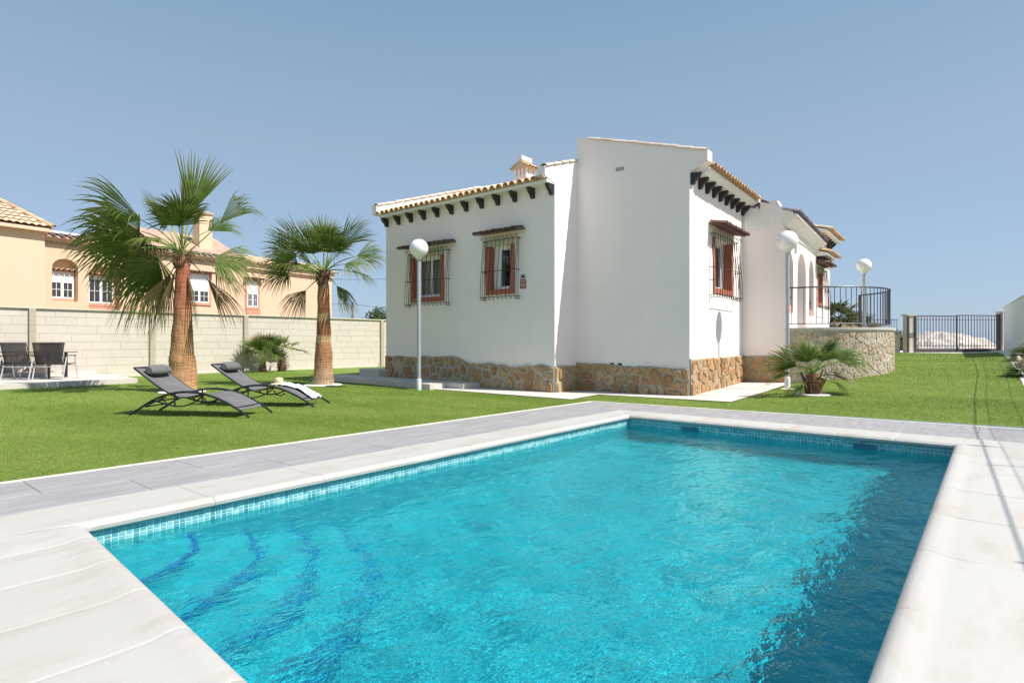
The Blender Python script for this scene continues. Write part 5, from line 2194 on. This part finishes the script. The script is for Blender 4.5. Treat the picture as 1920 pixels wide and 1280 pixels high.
# second palm, banded trunk
p2 = [(0, .28), (.2, .27), (.6, .24), (1.2, .195), (2.0, .17), (2.6, .15), (3.15, .10)]
palm('medium fan palm with orange and cream banded trunk near the white house', (9.1, 14.25, 0), p2, M['trunk_band'], [
    (127, .0, .85, 1.25, dict(spread=40, droop=.22, roll=1.0, nseg=26)),
    (110, -.3, .75, 1.05, dict(spread=75, droop=.25, roll=.4)),
    (93, .1, .80, 1.05, dict(spread=55, droop=.2)),
    (143, .15, .95, 1.25, dict(spread=44, droop=.3, roll=1.1)),
    (152, -.35, .75, 1.05, dict(spread=68, droop=.45, roll=.6)),
    (58, .0, .85, 1.25, dict(spread=38, droop=.25, roll=1.1, nseg=26)),
    (47, -.35, .75, 1.05, dict(spread=66, droop=.35, roll=.6)),
    (74, -.5, .70, .90, dict(spread=85, droop=.35)),
    (110, -.65, .60, .85, dict(spread=85, droop=.35)),
    (30, .1, 1.05, .90, dict(spread=48, droop=.4, roll=1.0)),
    (20, -.3, .75, .90, dict(spread=60, droop=.6, roll=.5)),
    (3, .0, .85, .75, dict(spread=70, droop=.7)),
    (177, .0, .95, .85, dict(spread=75, droop=.7, roll=.4)),
    (164, -.4, .75, .80, dict(spread=70, droop=.6)),
    (214, .1, .62, .85, dict(spread=40, droop=.7, mat='frond_dry', roll=.6)),
    (316, .1, .45, .85, dict(spread=46, droop=.6, roll=.5)),
], 9, 3.05, fill=[(3, 50, 78, .7, .85, dict(droop=.35, spread=75)), (2, 10, 30, .65, .8, dict(droop=.6, spread=75))])
palm_ring('pale ring round the foot of the banded palm trunk', (9.1, 14.25, 0), .50)
# small palm against the wall
def small_palm(label, loc, seed, h=.45, r=.16, n=16, pet=.45, blade=.62, mat=None, fm='frond', spread=95, e=(5, 80), ns=24, droop=.35, group='fan palms in the garden'):
    t = thing('palm_tree', label, 'palm', loc, group=group, local=True)
    rg = random.Random(seed)
    trunk(t, [(-.02, r), (h * .3, r * 1.02), (h * .7, r * .75), (h, r * .5)], mat or M['trunk_dark'], n=14, seed=seed, wob=.025, ring=.05)
    mb = MB()
    for k in range(34):
        a = rg.uniform(0, 6.28)
        z = rg.uniform(.02, h)
        r0 = r * (1 - .45 * z / h)
        p = Vector((math.cos(a) * r0 * .9, math.sin(a) * r0 * .9, z))
        mb.tube([p, p + Vector((math.cos(a) * .035, math.sin(a) * .035, .07)), p + Vector((math.cos(a) * .05, math.sin(a) * .05, .13))], [.02, .015, .004], 5)
    obj('leaf_base', mb, M['frond_dead'], t)
    for k in range(n):
        az = 2.399 * k + seed
        el = R(e[1] - (e[1] - e[0]) * ((k + .5) / n) ** .8)
        d = Vector((math.cos(az) * math.cos(el), math.sin(az) * math.cos(el), math.sin(el)))
        frond(t, Vector((0, 0, h - .04)), d, pet * rg.uniform(.75, 1.15), blade * rg.uniform(.85, 1.1), rg, mat=fm if rg.random() > .12 else 'frond_dry', spread=spread, nseg=ns, droop=droop * rg.uniform(.6, 1.5), roll=rg.uniform(-.7, .7), arch=.5, pr=.011)
    return t
small_palm('small bushy fan palm against the cream wall, right of the taller one', (12.30, 22.2, .0), 5, h=.62, r=.14, n=11, pet=.60, blade=.58, e=(12, 80), spread=66)
small_palm('leafy trunkless fan palm clump touching the cream wall', (11.45, 22.1, .0), 12, h=.28, r=.14, n=16, pet=.78, blade=.70, e=(45, 88), ns=20, spread=60)
palm('young fan palm with short dark trunk at the villa corner near the pool', (13.18, 2.90, ground(13.18, 2.9)),
     [(-.02, .17), (.12, .18), (.30, .15), (.44, .09)], M['trunk_dark'], [
    (146, .0, .52, .72, dict(nseg=25, spread=45, droop=.25, roll=.9)),
    (118, -.2, .40, .66, dict(nseg=35, spread=71, droop=.2, roll=.3)),
    (98, .3, .40, .60, dict(nseg=33, spread=66, droop=.2)),
    (66, -.2, .42, .68, dict(nseg=35, spread=71, droop=.2, roll=-.3)),
    (44, .1, .50, .70, dict(nseg=29, spread=57, droop=.25, roll=.6)),
    (27, -.15, .55, .70, dict(nseg=29, spread=57, droop=.35, roll=.5)),
    (8, .1, .50, .60, dict(nseg=29, spread=57, droop=.4, roll=.4, mat='frond_dry')),
    (162, -.2, .48, .62, dict(nseg=27, spread=52, droop=.35, roll=.5)),
    (178, .1, .45, .60, dict(nseg=27, spread=52, droop=.4, roll=.4)),
    (-14, -.3, .35, .50, dict(nseg=27, spread=52, droop=.6)),
    (198, -.3, .35, .50, dict(nseg=26, spread=47, droop=.6)),
    (80, -.8, .40, .55, dict(nseg=33, spread=66, droop=.4)),
], 33, .42, leaf=.95)
palm_ring('pale ring round the young palm at the villa corner', (13.18, 2.90, ground(13.18, 2.9)), .34)
small_palm('dark young palm cut by the right edge of the photo, nearer one', (17.9, -.62, ground(17.9, -.6)), 51, h=.14, r=.13, n=13, pet=.20, blade=.40, fm='frond_dark', e=(-5, 70), ns=20, spread=70)
small_palm('dark young palm by the white wall, farther of the pair at the right edge', (23.4, -.70, ground(23.4, -.7)), 57, h=.12, r=.13, n=13, pet=.22, blade=.44, fm='frond_dark', e=(0, 70), ns=20, spread=70)
# bushy palm trees beyond the terrace
small_palm('bushy olive green palm seen through the terrace railing, largest of the three', (24.75, 4.55, ground(24.75, 4.5)), 61, h=1.45, r=.14, n=24, pet=.42, blade=.62, e=(-25, 80), ns=16, spread=90, fm='hedge')
small_palm('middle palm of the three seen through the terrace railing', (25.6, 4.05, ground(25.6, 4)), 67, h=1.15, r=.11, n=20, pet=.36, blade=.52, e=(-20, 80), ns=16, spread=90, fm='hedge')
small_palm('lowest palm of the three seen through the terrace railing', (24.6, 3.55, ground(24.6, 3.5)), 71, h=.70, r=.10, n=18, pet=.28, blade=.40, e=(-15, 80), ns=14, spread=90, fm='hedge')

# ================================================================== right boundary wall, mesh fence
def WY(x):
    return -.24 - (37.84 - x) * .0548
rw = thing('boundary_wall', 'white boundary wall running along the right side to the gate', 'wall', (33, WY(33), 0))
mb = MB()
mb.prism([(28.0, WY(28.0), .3), (37.84, WY(37.84), .3), (37.84, WY(37.84), 2.86), (28.0, WY(28.0), 2.86)], (0, -.22, 0))
M['wall_white'] = stucco('white_block_wall', (.84, .785, .76), grooves=(1.1, 1.5, 1.9, 2.3, 2.66))
obj('wall_panel', mb, M['wall_white'], rw)
mb = MB()
x = 28.0
while x < 37.8:
    x1 = min(37.84, x + .98)
    mb = MB().prism([(x + .003, WY(x) + .03, 2.862), (x1 - .003, WY(x1) + .03, 2.862), (x1 - .003, WY(x1) + .03, 2.90), (x + .003, WY(x) + .03, 2.90)], (0, -.28, 0))
    obj('capstone', mb, M['curb'], rw)
    x += .98
mb = MB()
mb.prism([(-6, WY(-6), -.2), (27.99, WY(27.99), -.2), (27.99, WY(27.99), .88), (-6, WY(-6), .88)], (0, -.20, 0))
obj('low_wall', mb, M['wall_white'], rw)
fen = thing('mesh_fence', 'wire mesh fence on the low right wall casting grid shadows on the deck', 'fence', (10, WY(10), .88))
mb = MB()
for z, r_ in ((2.84, .008), (2.62, .004), (2.12, .004), (1.55, .004), (1.0, .005)):
    mb.tube([(-2, WY(-2) - .1, z), (27.4, WY(27.4) - .1, z)], r_, 6)
obj('rail', mb, M['gate'], fen)
for k in range(10):
    x = 1.62 + 3.08 * k - 3.08
    mb = MB().tube([(x, WY(x) - .1, .86), (x, WY(x) - .1, 2.88)], .012, 8)
    obj('post', mb, M['gate'], fen)
mb = MB()
x = 1.0
while x < 27.4:
    a = .002
    mb.box((x - a, WY(x) - .1 - a, .95), (x + a, WY(x) - .1 + a, 2.62))
    x += .06
obj('mesh_wire', mb, M['gate'], fen, kind='stuff')
# strip of pale gravel along the wall
mb = MB()
vs = []
for i in range(41):
    x = 14 + (37.6 - 14) * i / 40
    y0, y1 = WY(x) + .01, max(WY(x) + .45, -.45 + (x - 14) * .016)
    vs += [(x, y0, ground(x, y0) + .035), (x, y1, ground(x, y1) + .012)]
mb.add(vs, [(2 * i, 2 * i + 2, 2 * i + 3, 2 * i + 1) for i in range(40)])
struct('gravel_strip', mb, M['gravel'])

# ================================================================== driveway strip, gate, far low wall
GX = 35.2
mb = MB()
vs = []
for i in range(21):
    y = -1.5 + 14 * i / 20
    vs += [(33.6, y, ground(33.6, y) + .02), (60, y, ground(38, y) + .03)]
mb.add(vs, [(2 * i, 2 * i + 1, 2 * i + 3, 2 * i + 2) for i in range(20)])
struct('driveway', mb, M['curb'])
def gate_pt(d, xp, z=0):
    p = pf(d, xp)
    return Vector((p[0], p[1], z))
GA = Vector((34.95, 3.05, 0))
GB = Vector((37.35, .05, 0))
GA = gate_pt(28.6, 1716)
GB = gate_pt(29.3, 1870)
gd = (GB - GA)
GL = gd.length
ga = math.degrees(math.atan2(gd.y, gd.x))
FG = frame((GA.x, GA.y), ga)
gz0 = .64
gt = thing('driveway_gate', 'dark metal driveway gate with vertical bars closing the far right end', 'gate', (GA.x, GA.y, gz0))
mb = MB()
mb.fbox(FG, (0, -.02, gz0 + .03), (GL, .02, gz0 + .20))
obj('kick_plate', mb, M['gate'], gt)
mb = MB()
mb.fbox(FG, (.0, -.025, gz0 + .20), (.05, .025, gz0 + 1.80))
mb.fbox(FG, (GL / 2 - .03, -.025, gz0 + .20), (GL / 2 + .03, .025, gz0 + 1.84))
mb.fbox(FG, (.0, -.02, gz0 + 1.79), (GL / 2, .02, gz0 + 1.83))
mb.fbox(FG, (GL / 2, -.02, gz0 + 1.83), (GL, .02, gz0 + 1.87))
mb.fbox(FG, (.0, -.018, gz0 + .34), (GL, .018, gz0 + .37))
mb.fbox(FG, (.0, -.012, gz0 + 1.62), (GL, .012, gz0 + 1.64))
obj('gate_frame', mb, M['gate'], gt)
nb = 28
for i in range(1, nb):
    s = GL * i / nb
    mb = MB().fbox(FG, (s - .011, -.011, gz0 + .20), (s + .011, .011, gz0 + (1.80 if s < GL / 2 else 1.84)))
    obj('bar', mb, M['gate'], gt)
mb = MB().fbox(FG, (GL - .02, -.05, gz0), (GL + .13, .05, gz0 + 1.92))
obj('post', mb, M['gate'], gt)
mb = MB().fbox(FG, (GL / 2 - .02, .025, gz0 + .1), (GL / 2 + .06, .04, gz0 + .3))
obj('lock', mb, M['charcoal'], gt)
pr_ = thing('gate_pillar', 'beige pillar right of the driveway gate against the white wall', 'pillar', tuple(FG(GL + .35, 0, gz0)), group='beige gate pillars')
mb = MB().fbox(FG, (GL + .14, -.2, gz0 - .1), (GL + .62, .16, gz0 + 2.02))
obj('shaft', mb, M['beige_pillar'], pr_)
mb = MB().fbox(FG, (GL + .11, -.23, gz0 + 2.02), (GL + .65, .19, gz0 + 2.07))
obj('cap', mb, M['curb'], pr_)
pr_ = thing('gate_pillar', 'beige pillar with a dark framed letter panel left of the driveway gate', 'pillar', tuple(FG(-.3, 0, gz0)), group='beige gate pillars')
mb = MB().fbox(FG, (-.50, -.2, gz0 - .1), (-.10, .10, gz0 + 1.80))
obj('shaft', mb, M['beige_pillar'], pr_)
mb = MB().fbox(FG, (-.56, -.24, gz0 + 1.80), (-.04, .14, gz0 + 1.88))
obj('cap', mb, M['beige_pillar'], pr_)
for s in (-.50, -.10):
    mb = MB().fbox(FG, (s - .045, .10, gz0 - .02), (s + .045, .15, gz0 + 1.80))
    obj('dark_post', mb, M['gate'], pr_)
mb = MB().fbox(FG, (-.455, .10, gz0 + .78), (-.145, .125, gz0 + .83))
mb.fbox(FG, (-.455, .10, gz0 + .92), (-.145, .125, gz0 + .95))
obj('letter_slot', mb, M['gate'], pr_)
# low wall with railing further left, towards the terrace
lw = thing('front_wall', 'low beige wall with thin railing between terrace and gate', 'wall', tuple(FG(-3, -.5, gz0)))
mb = MB().fbox(FG, (-9.0, -.55, gz0 - .3), (-.52, -.35, gz0 + .92))
obj('wall_panel', mb, M['beige_pillar'], lw)
mb = MB().fbox(FG, (-9.0, -.46, gz0 + 1.62), (-.52, -.43, gz0 + 1.65))
mb.fbox(FG, (-9.0, -.46, gz0 + 1.0), (-.52, -.44, gz0 + 1.02))
obj('handrail', mb, M['gate'], lw)
s = -.6
b_ = MB().box((-.01, -.01, 0), (.01, .01, .70)).mesh('bar', M['gate'])
while s > -9:
    link('bar', b_, lw, loc=FG(s, -.45, gz0 + .92))
    s -= .15
# meter box near the terrace on top of the stone wall
# white marl heap and rough ground beyond the gate
def heap(name, c, rx, ry, h, z0, mat, seed, n=34, rim=1.0):
    mb = MB()
    vs = []
    for i in range(n + 1):
        for j in range(n + 1):
            u, v = -1 + 2 * i / n, -1 + 2 * j / n
            r_ = math.hypot(u, v)
            x, y = c[0] + RGT.x * u * rx + FWD.x * v * ry, c[1] + RGT.y * u * rx + FWD.y * v * ry
            e = max(0, 1 - r_ ** 1.5)
            z = z0 + h * (e ** .85) * (1 + .22 * noise.noise(Vector((x * .35, y * .35, seed)))) + .22 * h * noise.noise(Vector((x * 1.3, y * 1.3, seed + 5))) * (1 + noise.noise(Vector((x * 4, y * 4, seed)))) * min(1, e * 4) - (.3 if e == 0 else 0)
            vs.append((x, y, z))
    fs = [(i * (n + 1) + j, (i + 1) * (n + 1) + j, (i + 1) * (n + 1) + j + 1, i * (n + 1) + j + 1) for i in range(n) for j in range(n)]
    mb.add(vs, fs)
    o = obj(name, mb, mat)
    return o
p = pf(42, 1758)
hp_ = heap('marl_mound', p, 3.5, 4.5, 1.30, .55, M['marl'], 3)
hp_['kind'] = 'structure'
p = pf(46, 1850)
hp_ = heap('earth_bank', p, 3.0, 3.5, .38, .45, M['earth'], 8)
hp_['kind'] = 'structure'
p = pf(52, 1725)
hp_ = heap('earth_bank', p, 3.5, 3.5, 1.3, .3, M['earth'], 12)
hp_['kind'] = 'structure'

def bush(name, label, loc, rx, ry, rz, n, seed, cat='bush', group=None, leafs=.11, mat='hedge', trunk_h=0):
    t = thing(name, label, cat, loc, group=group, local=True)
    rg = random.Random(seed)
    vs, fs = [], []
    for k in range(n):
        while True:
            p = Vector((rg.uniform(-1, 1), rg.uniform(-1, 1), rg.uniform(-1, 1)))
            if .25 < p.length < 1:
                break
        lump = .78 + .35 * noise.noise(p * 1.7 + Vector((seed, 0, 0)))
        p = Vector((p.x * rx, p.y * ry, p.z * rz)) * lump + Vector((0, 0, rz * .9 + trunk_h))
        if p.z < 0:
            continue
        d = Vector((rg.uniform(-1, 1), rg.uniform(-1, 1), rg.uniform(-.6, 1))).normalized()
        e = d.orthogonal().normalized()
        l = leafs * rg.uniform(.6, 1.4)
        o = len(vs)
        vs += [p, p + d * l * .5 + e * l * .3, p + d * l, p + d * l * .5 - e * l * .3]
        fs.append((o, o + 1, o + 2, o + 3))
    mb = MB().add(vs, fs)
    obj('crown', mb, M[mat], t, kind='stuff')
    st = MB()
    for k in range(7):
        a = rg.uniform(0, 6.28)
        st.tube([(0, 0, -.1), (math.cos(a) * rx * .2, math.sin(a) * ry * .2, rz * .5 + trunk_h * .8), (math.cos(a) * rx * .5, math.sin(a) * ry * .5, rz * 1.1 + trunk_h)], [.05, .035, .01], 5)
    obj('trunk', st, M['wood_pole'], t)
    return t
p = pf(34, 1688)
bush('bush', 'rounded green bush behind the low wall left of the gate', (*p, .5), 1.2, 1.0, .72, 2600, 4)
# ================================================================== far left background beyond the wall
for i, (xp, d, rx, rz, sd) in enumerate(((640, 62, 2.3, 1.55, 5), (682, 66, 1.1, 1.5, 6), (702, 64, 1.6, 2.2, 7), (726, 60, 2.2, 2.2, 9))):
    p = pf(d, xp)
    lab = ['low green bush line above the wall, left of the utility pole', 'small bush just right of the utility pole', 'spiky taller tree with a pointed top beside the villa', 'dense dark tree partly hidden behind the villa edge'][i]
    bush('background_tree', lab, (*p, .6), rx, 1.6, rz, 1500, sd, cat='tree', group='trees beyond the cream wall', leafs=.28, trunk_h=.3)
p = pf(64, 705)
t = thing('conifer_tree', 'slender spiky conifer sticking up behind the cream wall', 'tree', (*p, .6), local=True)
mb = MB()
rg = random.Random(3)
vs, fs = [], []
for k in range(700):
    z = rg.uniform(2.2, 4.35)
    r_ = (4.6 - z) * .32
    a = rg.uniform(0, 6.28)
    rr = r_ * rg.uniform(.3, 1)
    q0 = Vector((math.cos(a) * rr * .3, math.sin(a) * rr * .3, z))
    q1 = Vector((math.cos(a) * rr, math.sin(a) * rr, z + .1))
    w_ = Vector((-math.sin(a), math.cos(a), .3)) * .05
    mb.add([q0 - w_, q1, q0 + w_], [(0, 1, 2)])
obj('crown', mb, M['hedge'], t, kind='stuff')
obj('trunk', MB().tube([(0, 0, 0), (0, 0, 4.3)], [.12, .03], 6), M['wood_pole'], t)
p = pf(60, 661)
up_ = thing('utility_pole', 'thin grey utility pole standing beyond the cream wall', 'pole', (*p, -1), local=True)
obj('pole', MB().tube([(0, 0, 0), (0, 0, 6.15)], [.13, .09], 8), M['wood_pole'], up_)
obj('crossarm', MB().tube([(-.5, -.5, 5.9), (.5, .5, 5.9)], .05, 6), M['wood_pole'], up_)
def wire(a, b, sag, label):
    pts = []
    for i in range(25):
        t_ = i / 24
        q = Vector(a).lerp(Vector(b), t_)
        q.z -= sag * 4 * t_ * (1 - t_)
        pts.append(q)
    o = obj('overhead_wire', MB().tube(pts, .016, 4), M['cable'])
    tag(o, label, 'wire', 'overhead wires beyond the wall')
pa = pf(60, 661)
wire((*pf(60, 661), 5.1), (*pf(58, 400), 6.0), .5, 'overhead wire running left from the utility pole')
wire((*pf(60, 661), 5.1), (*pf(52, 800), 4.6), .4, 'overhead wire running right from the utility pole to behind the villa')
wire((*pf(45, 560), 6.05), (*pf(45, 800), 6.1), .12, 'highest overhead wire crossing the gap between palm and villa')

# ================================================================== neighbouring peach house
NO = (5.6, 28.4)
FN = frame(NO, 8)
nh = thing('neighbour_house', 'peach coloured house with tiled roofs behind the cream garden wall', 'house', (5.6, 28.4, 0))
# left tower: stands forward of the main front
mb = MB()
TWI = 1.2
mb.add([FN(-9, TWI, -1), FN(-.05, TWI, -1), FN(-.05, TWI, 5.28), FN(-9, TWI, 5.28)], [(0, 1, 2, 3)])
mb.add([FN(-.05, TWI, -1), FN(-.05, -1, -1), FN(-.05, -1, 5.28), FN(-.05, TWI, 5.28)], [(0, 1, 2, 3)])
obj('wall', mb, M['peach2'], nh)
mb = MB().fbox(FN, (-9, -4, 5.24), (.08, TWI + .25, 5.36))
obj('eave_slab', mb, M['peach2'], nh)
# hipped tile roof of the tower
def hip(fr, s0, s1, d0, d1, z, h, inset, mat, parent, seed=1):
    mb = MB()
    # front slope and right slope as corrugated strips
    n = max(8, int((s1 - s0) / .22) * 6)
    rows = 9
    for r_ in range(rows):
        ta, tb = r_ / rows, (r_ + 1) / rows
        def e(t):
            return (s0, s1 - inset * t, d0 + (d1 - d0) * .5 * t, z + h * t)
        vs = []
        for i in range(n + 1):
            for t, lf in ((ta, .03), (tb, 0)):
                a, b, d, zz = e(t)
                s = a + (s1 - a) * i / n
                s = min(s, b)
                vs.append(fr(s, d, zz + .055 * abs(math.sin(math.pi * (s - s0) / .22)) + lf))
        mb.add(vs, [(2 * i, 2 * i + 2, 2 * i + 3, 2 * i + 1) for i in range(n)])
    # right end
    mb.add([fr(s1, d0, z), fr(s1, d1, z), fr(s1 - inset, (d0 + d1) / 2, z + h)], [(0, 1, 2)])
    mb.add([fr(s0, d1, z), fr(s1, d1, z), fr(s1 - inset, (d0 + d1) / 2, z + h), fr(s0, (d0 + d1) / 2, z + h)], [(0, 1, 2, 3)])
    rf = obj('roof', mb, mat, parent)
    # ridge and hip caps
    a, b = fr(s1, d0, z + .05), fr(s1 - inset, (d0 + d1) / 2, z + h + .04)
    v = b - a
    k = int(v.length / .4)
    rot = (Matrix.Rotation(math.atan2(v.y, v.x), 4, 'Z') @ Matrix.Rotation(-math.atan2(v.z, math.hypot(v.x, v.y)), 4, 'Y')).to_euler()
    for i in range(k):
        o = link('ridge_tile', TILE['tile_pale'], rf, loc=a + v * (i / k), rot=rot)
        o.scale = (1, 1.3, 1.2)
    return rf
M['roof_far'] = simple('sandy_roof_tiles', (.60, .43, .29), .85, var=.3, scale=5, bmp=.4)
M['roof_rose'] = simple('rosy_roof_tiles', (.50, .335, .25), .85, var=.28, scale=5, bmp=.4)
hip(FN, -9, .12, TWI + .3, -3.9, 5.38, 1.45, 1.3, M['roof_far'], nh)
# main front with arched recesses
NHO = [(.68, 1.47, 2.87, 4.05), (1.91, 2.95, 2.78, 4.05)]
def arch_face(fr, s0, s1, z0, z1, arcs, n=10):
    mb = MB()
    cur = s0
    def quad(a, b, c, d):
        mb.add([fr(a, 0, c), fr(b, 0, c), fr(b, 0, d), fr(a, 0, d)], [(0, 1, 2, 3)])
    for (a, b, zb, zs, rise, dp) in arcs:
        quad(cur, a, z0, z1)
        quad(a, b, z0, zb)
        prev = None
        edge = [(a, zb), (a, zs)]
        for k in range(n + 1):
            th = math.pi - math.pi * k / n
            s, z = (a + b) / 2 + (b - a) / 2 * math.cos(th), zs + rise * math.sin(th)
            if prev:
                mb.add([fr(prev[0], 0, prev[1]), fr(s, 0, z), fr(s, 0, z1), fr(prev[0], 0, z1)], [(0, 1, 2, 3)])
            prev = (s, z)
            edge.append((s, z))
        edge += [(b, zb), (a, zb)]
        for p, q in zip(edge, edge[1:]):
            mb.add([fr(p[0], 0, p[1]), fr(q[0], 0, q[1]), fr(q[0], -dp, q[1]), fr(p[0], -dp, p[1])], [(0, 1, 2, 3)])
        mb.add([fr(a, -dp, zb), fr(b, -dp, zb), fr(b, -dp, zs + rise), fr(a, -dp, zs + rise)], [(0, 1, 2, 3)])
        cur = b
    quad(cur, s1, z0, z1)
    return mb
ARN = [(.62, 1.50, 2.80, 4.12, .36, .30), (1.88, 3.04, 2.40, 3.95, .38, .34)]
mb = arch_face(FN, -.05, 5.6, -1, 5.30, ARN)
mb.add([FN(5.6, 0, -1), FN(8.77, 0, -1), FN(8.77, 0, 5.30), FN(5.6, 0, 5.30)], [(0, 1, 2, 3)])
obj('wall', mb, M['peach'], nh)
def nwin(fr, s0, s1, z0, z1, label=None, shutter=.45, surround_mat='coral', grill=False):
    g = MB()
    g.fbox(fr, (s0 - .10, .0, z0 - .12), (s1 + .10, .05, z0))
    g.fbox(fr, (s0 - .10, .0, z0), (s0, .04, z1))
    g.fbox(fr, (s1, .0, z0), (s1 + .10, .04, z1))
    sr = obj('window_surround', g, M[surround_mat], nh)
    w = MB()
    w.fbox(fr, (s0, .0, z0), (s0 + .06, .03, z1))
    w.fbox(fr, (s1 - .06, .0, z0), (s1, .03, z1))
    w.fbox(fr, (s0 + .06, .0, z0), (s1 - .06, .03, z0 + .06))
    sm = (s0 + s1) / 2
    zs = z1 - (z1 - z0) * shutter
    w.fbox(fr, (sm - .05, .0, z0 + .06), (sm + .05, .03, zs))
    w.fbox(fr, (s0 + .06, .0, zs), (s1 - .06, .035, z1))
    wf = obj('window', w, M['pvc'], nh)
    for a, b in ((s0 + .06, sm - .05), (sm + .05, s1 - .06)):
        q = MB().add([fr(a, .012, z0 + .06), fr(b, .012, z0 + .06), fr(b, .012, zs), fr(a, .012, zs)], [(0, 1, 2, 3)])
        m_ = obj('pane', q, M['dark_glass'], wf)
        q = MB()
        for zz in (z0 + .06 + (zs - z0) * .45,):
            q.fbox(fr, (a, .013, zz), (b, .022, zz + .02))
        q.fbox(fr, ((a + b) / 2 - .01, .013, z0 + .06), ((a + b) / 2 + .01, .022, zs))
        obj('glazing_bar', q, M['pvc'], wf)
    return wf
m_, nt_, b_2 = new_mat('far_window_glass')
b_2.inputs['Base Color'].default_value = (.05, .055, .065, 1)
b_2.inputs['Roughness'].default_value = .08
M['dark_glass'] = m_
fA = frame(tuple(FN(0, -.30, 0))[:2], 8)
nwin(fA, .66, 1.46, 2.92, 4.0, shutter=.42)
canopy(fA, .60, 1.52, 4.03, .20, nh, key='tile_pale')
fB = frame(tuple(FN(0, -.34, 0))[:2], 8)
nwin(fB, 1.98, 2.94, 2.80, 3.95, shutter=.15)
canopy(fB, 1.90, 3.02, 3.98, .24, nh, key='tile_pale')
g_ = MB()
g_.fbox(fB, (1.90, .0, 2.42), (3.02, .045, 2.66))
obj('sill_panel', g_, M['coral'], nh)
nwin(FN, 6.0, 6.98, 3.05, 4.4, shutter=.6)
canopy(FN, 5.85, 7.15, 4.45, .28, nh, key='tile_dark')
# cornice ledge with weathered tiles and dentils
mb = MB()
mb.fbox(FN, (-.05, 0.002, 5.12), (8.77, .12, 5.24))
cn = obj('cornice', mb, M['peach2'], nh)
mb = MB()
s = 0.02
while s < 8.7:
    mb.fbox(FN, (s, .002, 5.00), (s + .09, .06, 5.10))
    s += .18
obj('dentil', mb, M['pier'], cn, kind='stuff')
s = .08
while s < 8.7:
    p_ = FN(s, .30, 5.25)
    inward = -FN.n
    o_ = link('roof_tile', TILE['tile_violet'], cn, loc=p_ + Vector((0, 0, .04)), rot=(Matrix.Rotation(math.atan2(inward.y, inward.x), 4, 'Z') @ Matrix.Rotation(-.3, 4, 'Y')).to_euler())
    o_.scale = (1, 1.35, 1.5)
    s += .29
mb = MB().fbox(FN, (-.05, -.8, 5.40), (4.4, -.10, 5.56))
obj('roof_parapet', mb, M['white'], nh)
mb = MB().prism([FN(-.05, .28, 5.23), FN(-.05, -.12, 5.38), FN(-.05, -.12, 5.23)], FN.e * 8.8)
obj('ledge', mb, M['roof_rose'], nh)
# pitched roofs
mb = corrugated(FN, 3.6, 9.2, -.4, -3.2, 5.40, 6.75, .22, .05, per=6)
obj('roof', mb, M['roof_rose'], nh, kind='stuff')
mb = MB()
mb.add([FN(3.6, -.4, 5.4), FN(3.6, -3.2, 6.75), FN(3.6, -3.2, 5.4)], [(0, 1, 2)])
mb.add([FN(9.2, -.4, 5.4), FN(9.2, -3.2, 6.75), FN(9.2, -6, 5.4)], [(0, 1, 2)])
obj('roof_gable', mb, M['peach'], nh)
mb = MB().fbox(FN, (7.28, -1.9, 5.4), (7.95, -1.3, 7.75))
chn = obj('chimney', mb, M['peach2'], nh)
mb = MB().fbox(FN, (7.22, -1.96, 7.62), (8.01, -1.24, 7.72))
obj('chimney_cap', mb, M['pier'], chn)
# right wing
mb = MB()
mb.add([FN(8.77, .0, -1), FN(14.54, .0, -1), FN(14.54, .0, 5.2), FN(8.77, .0, 5.2)], [(0, 1, 2, 3)])
mb.add([FN(14.54, .0, -1), FN(14.54, -9, -1), FN(14.54, -9, 5.2), FN(14.54, .0, 5.2)], [(0, 1, 2, 3)])
obj('wall', mb, M['peach'], nh)
mb = MB().fbox(FN, (8.79, .002, 4.95), (14.6, .16, 5.22))
obj('eave_slab', mb, M['coral_eave'] if 'coral_eave' in M else M['peach2'], nh)
mb = corrugated(FN, 8.7, 14.75, .30, -2.6, 5.22, 6.0, .22, .05, per=6)
rf = obj('roof', mb, M['roof_far'], nh, kind='stuff')
lay_tiles(FN, [8.75 + i * .22 for i in range(28)], .34, 5.22, .3, 'tile_pale', rf)
nwin(FN, 9.0, 9.62, 2.98, 4.3, shutter=.5)
canopy(FN, 8.80, 9.85, 4.40, .26, nh, key='tile_dark')
g_ = MB().fbox(FN, (8.95, .0, 2.45), (9.75, .05, 2.84))
obj('sill_panel', g_, M['coral'], nh)
